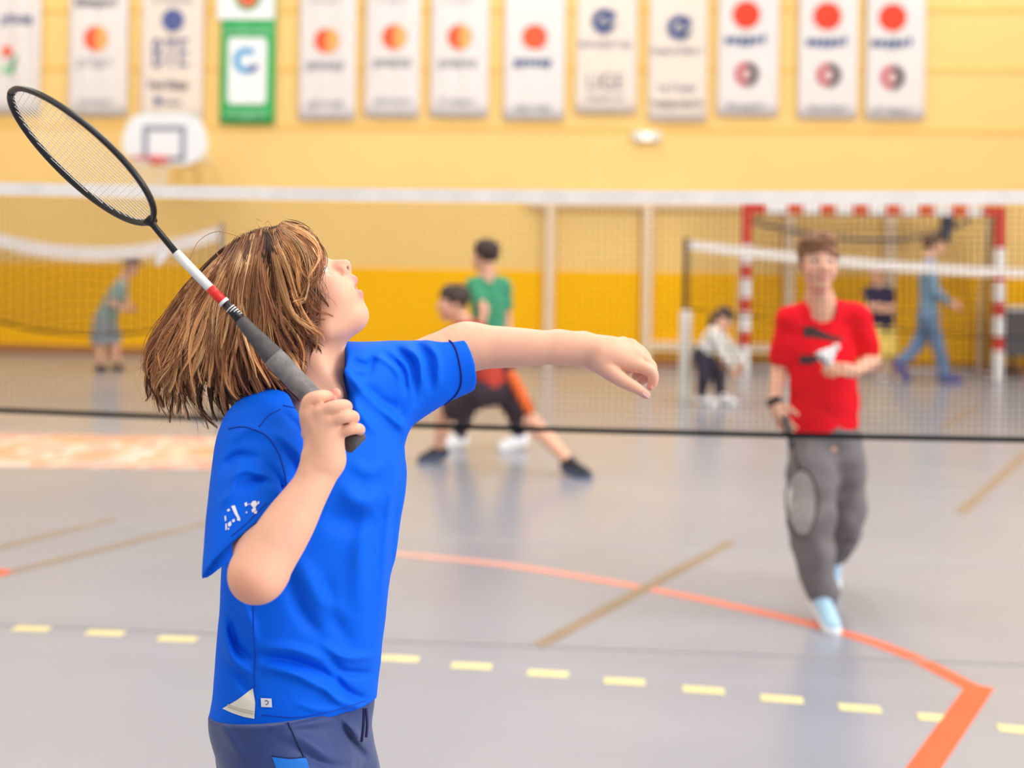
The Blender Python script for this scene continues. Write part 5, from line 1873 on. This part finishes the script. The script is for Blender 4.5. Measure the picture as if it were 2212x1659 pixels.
def strands(nlock, per, srange, mrange, rad, spread, tone, seed, t0r=(0.0, 0.04), t1r=(0.62, 1.07), jit=18, curl=9, root=True, tips=None):
    r = np.random.default_rng(seed)
    N = 22
    allc, allr, allk = [], [], []
    u_ = np.linspace(0, 1, N)
    ease = np.clip(u_ / 0.22, 0, 1)
    ease = ease * ease * (3 - 2 * ease)
    for _ in range(nlock):
        s = r.uniform(*srange)
        m = r.uniform(*mrange)
        t1 = r.uniform(*t1r)
        if tips:
            s = tips[r.integers(len(tips))] + r.normal(0, 0.12)
        elif s > 8.5 and per > 1:
            t1 = min(t1, r.uniform(0.58, 0.84))
        q = lock(s, r.normal(0, jit, 2) * (0.25 if s < 2.5 else 0.5 if s > 14.5 else 1.0) - np.array([3.0 if s < 2.5 else 0, 0]), m, N, r.uniform(*t0r), t1, r.normal(0, curl), r.uniform(0, 6.28))
        base = np.array(lin(tone[r.integers(len(tone))])) * r.uniform(0.75, 1.25)
        T = np.gradient(q, axis=0)
        T /= np.linalg.norm(T, axis=1)[:, None] + 1e-9
        Nn = np.stack([-T[:, 1], T[:, 0]], -1)
        # waves shared by neighbouring locks, growing towards the tips
        q = q + Nn * ((10 * np.sin(2.1 * s + 8.5 * u_ * t1) + 5 * np.sin(5.3 * s + 13 * u_ * t1)) * u_ * (0.3 if s < 2 else 1))[:, None]
        wid = spread * r.uniform(0.6, 1.3) * (0.5 + 0.9 * np.sin(np.pi * np.clip(u_ * 0.85 + 0.1, 0, 1))) * (1 - 0.96 * u_ ** 1.6)
        mm = (m * (0.55 + 0.45 * ease) if root else m) + 0.05 * np.sin(3 * s + 9 * u_) * u_
        for _k in range(per):
            a, b = r.uniform(-1, 1), r.uniform(-1, 1)
            aa = a + 0.22 * np.sin(u_ * r.uniform(4, 10) + r.uniform(0, 6.28))
            qq = q + Nn * (aa * wid)[:, None] + r.normal(0, 1.0, 2)
            if r.random() < 0.12:
                qq = qq + Nn * (r.normal(0, 16) * u_ ** 2.5)[:, None]
            L = half_depth(qq[:, 0], qq[:, 1])
            bulge = (0.005 * (1 - a * a) + 0.003 * b) * (0.3 + 0.7 * ease)
            Yd = HY - mm * L - (1 if m > 0 else -1) * bulge
            allc.append(np.stack([qq[:, 0], qq[:, 1], Yd], -1))
            allr.append(rad * r.uniform(0.65, 1.3) * (1 - 0.85 * u_ ** 2) * np.clip(0.2 + u_ * 12, 0, 1))
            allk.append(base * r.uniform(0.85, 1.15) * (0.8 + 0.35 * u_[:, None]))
    return np.array(allc), np.array(allr), np.array(allk)


def strand_mesh(c, r, k):
    n, m, _ = c.shape
    x, y, Y = c[..., 0], c[..., 1], c[..., 2]
    u_, v_ = (x - CX) / FPX, -(y - CY) / FPX
    W = np.stack([(cr * u_ - sr * v_) * Y, Y, EYE + (sr * u_ + cr * v_) * Y], -1)
    T = np.gradient(W, axis=1)
    T /= np.linalg.norm(T, axis=2)[..., None] + 1e-9
    A = np.cross(T, np.array([0, 1.0, 0.1]))
    A /= np.linalg.norm(A, axis=2)[..., None] + 1e-9
    Bq = np.cross(T, A)
    V = np.stack([W + r[..., None] * (A * math.cos(t) + Bq * math.sin(t)) for t in (0.5, 2.6, 4.7)], 2)
    idx = np.arange(n * m * 3).reshape(n, m, 3)
    F = np.stack([np.stack([idx[:, :-1, j], idx[:, :-1, (j + 1) % 3], idx[:, 1:, (j + 1) % 3], idx[:, 1:, j]], -1) for j in range(3)], 2).reshape(-1, 4)
    K = np.repeat(k[:, :, None, :], 3, 2).reshape(-1, 3)
    return V.reshape(-1, 3), F, K


uh = Sculpt(h_(430, 900) - (0, 0.14, 0), h_(720, 460) + (0, 0.14, 0), 0.003)
uh.ell(h_(578, 613), (0.084, 0.080, 0.077), HA, 0)
uh.ell(h_(560, 720), (0.085, 0.075, 0.07), (np.array([0.2, 0, 0.98]), np.array([0.98, 0, -0.2]), lat_), 0.03)
uh.ell(h_(545, 800), (0.055, 0.045, 0.06), None, 0.03)
uh.ell(h_(712, 640), (0.045, 0.11, 0.12), (fwd, upv, lat_), 0.01, '-')
uh.warp(lambda p: 0.003 * fbm(p, 110, 4))
uV, uF = uh.mesh()
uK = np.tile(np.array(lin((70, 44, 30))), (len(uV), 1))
DK, MD, LT = [(84, 50, 36), (104, 64, 44), (68, 40, 32)], [(166, 110, 74), (148, 96, 66), (184, 124, 82)], [(236, 178, 122), (220, 158, 102), (244, 194, 140)]
sets = [strands(80, 16, (0.0, 17.0), (-0.6, 0.6), 0.0008, 14, DK + MD, 21, t1r=(0.3, 0.6), jit=6, root=False),
        strands(150, 30, (0.3, 16.8), (0.80, 0.98), 0.0007, 15, DK + MD, 1),
        strands(170, 30, (0.0, 17.0), (0.95, 1.06), 0.0006, 12, MD + MD + LT + DK, 2),
        strands(90, 22, (0.0, 17.0), (1.03, 1.12), 0.0005, 7, LT + MD, 3),
        strands(110, 16, (0.5, 17.0), (-1.02, -0.6), 0.0008, 15, DK + MD, 4),
        strands(70, 18, (8.0, 17.0), (-0.5, 0.6), 0.0007, 12, MD + DK, 5, t0r=(0.3, 0.6), root=False),
        strands(70, 22, (3.0, 10.0), (0.55, 0.85), 0.0007, 12, DK + DK + MD, 6, t0r=(0.35, 0.6), curl=14, root=False),
        strands(120, 1, (7.0, 17.0), (-0.8, 1.1), 0.0003, 5, LT + MD, 8, jit=34, curl=22, t1r=(0.7, 1.1)),
        strands(66, 24, (9.0, 17.0), (0.5, 1.04), 0.0006, 11, MD + LT + DK, 31, t1r=(0.93, 1.06), jit=5, curl=7, tips=(9.2, 10.1, 11.2, 12.3, 13.1, 14.2, 15.4, 16.4)),
        strands(30, 18, (9.0, 17.0), (-0.9, -0.3), 0.0007, 11, MD + DK, 32, t1r=(0.9, 1.03), jit=5, curl=7, tips=(9.6, 10.6, 11.8, 13.0, 14.6, 15.8)),
        strands(40, 1, (0.0, 9.0), (0.6, 1.12), 0.0003, 5, MD + LT, 9, jit=14, curl=8)]
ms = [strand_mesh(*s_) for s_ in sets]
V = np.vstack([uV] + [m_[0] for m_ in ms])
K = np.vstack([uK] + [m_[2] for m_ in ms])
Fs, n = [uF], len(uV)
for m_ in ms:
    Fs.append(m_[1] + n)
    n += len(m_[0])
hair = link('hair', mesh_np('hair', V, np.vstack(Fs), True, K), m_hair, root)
hair['kind'] = 'stuff'
# small wisp on the cheek and a few flyaways above the crown
fl = MB()
for pts in ([(668, 634), (690, 631), (702, 618), (700, 610)], [(670, 636), (694, 632), (706, 622)], [(520, 512), (470, 500), (430, 520), (410, 560)], [(560, 490), (553, 474), (566, 478)], [(480, 560), (466, 540), (476, 500), (490, 480)],
            [(586, 488), (580, 478), (574, 486), (590, 520)], [(440, 600), (380, 660), (340, 720), (318, 790)], [(450, 590), (400, 620), (360, 690), (350, 740)]):
    q = spline(np.array(pts, float), 16)
    L = half_depth(q[:, 0], q[:, 1])
    fl.tube([P(a, b, HY - min(l_, 0.062) - 0.004) for (a, b), l_ in zip(q, L)], np.linspace(0.0007, 0.0003, 16), 4)
fo = fl.build('flyaway_strands', M('flyaway_hair', (188, 136, 84), 0.45), hair, True, True)
fo['kind'] = 'stuff'
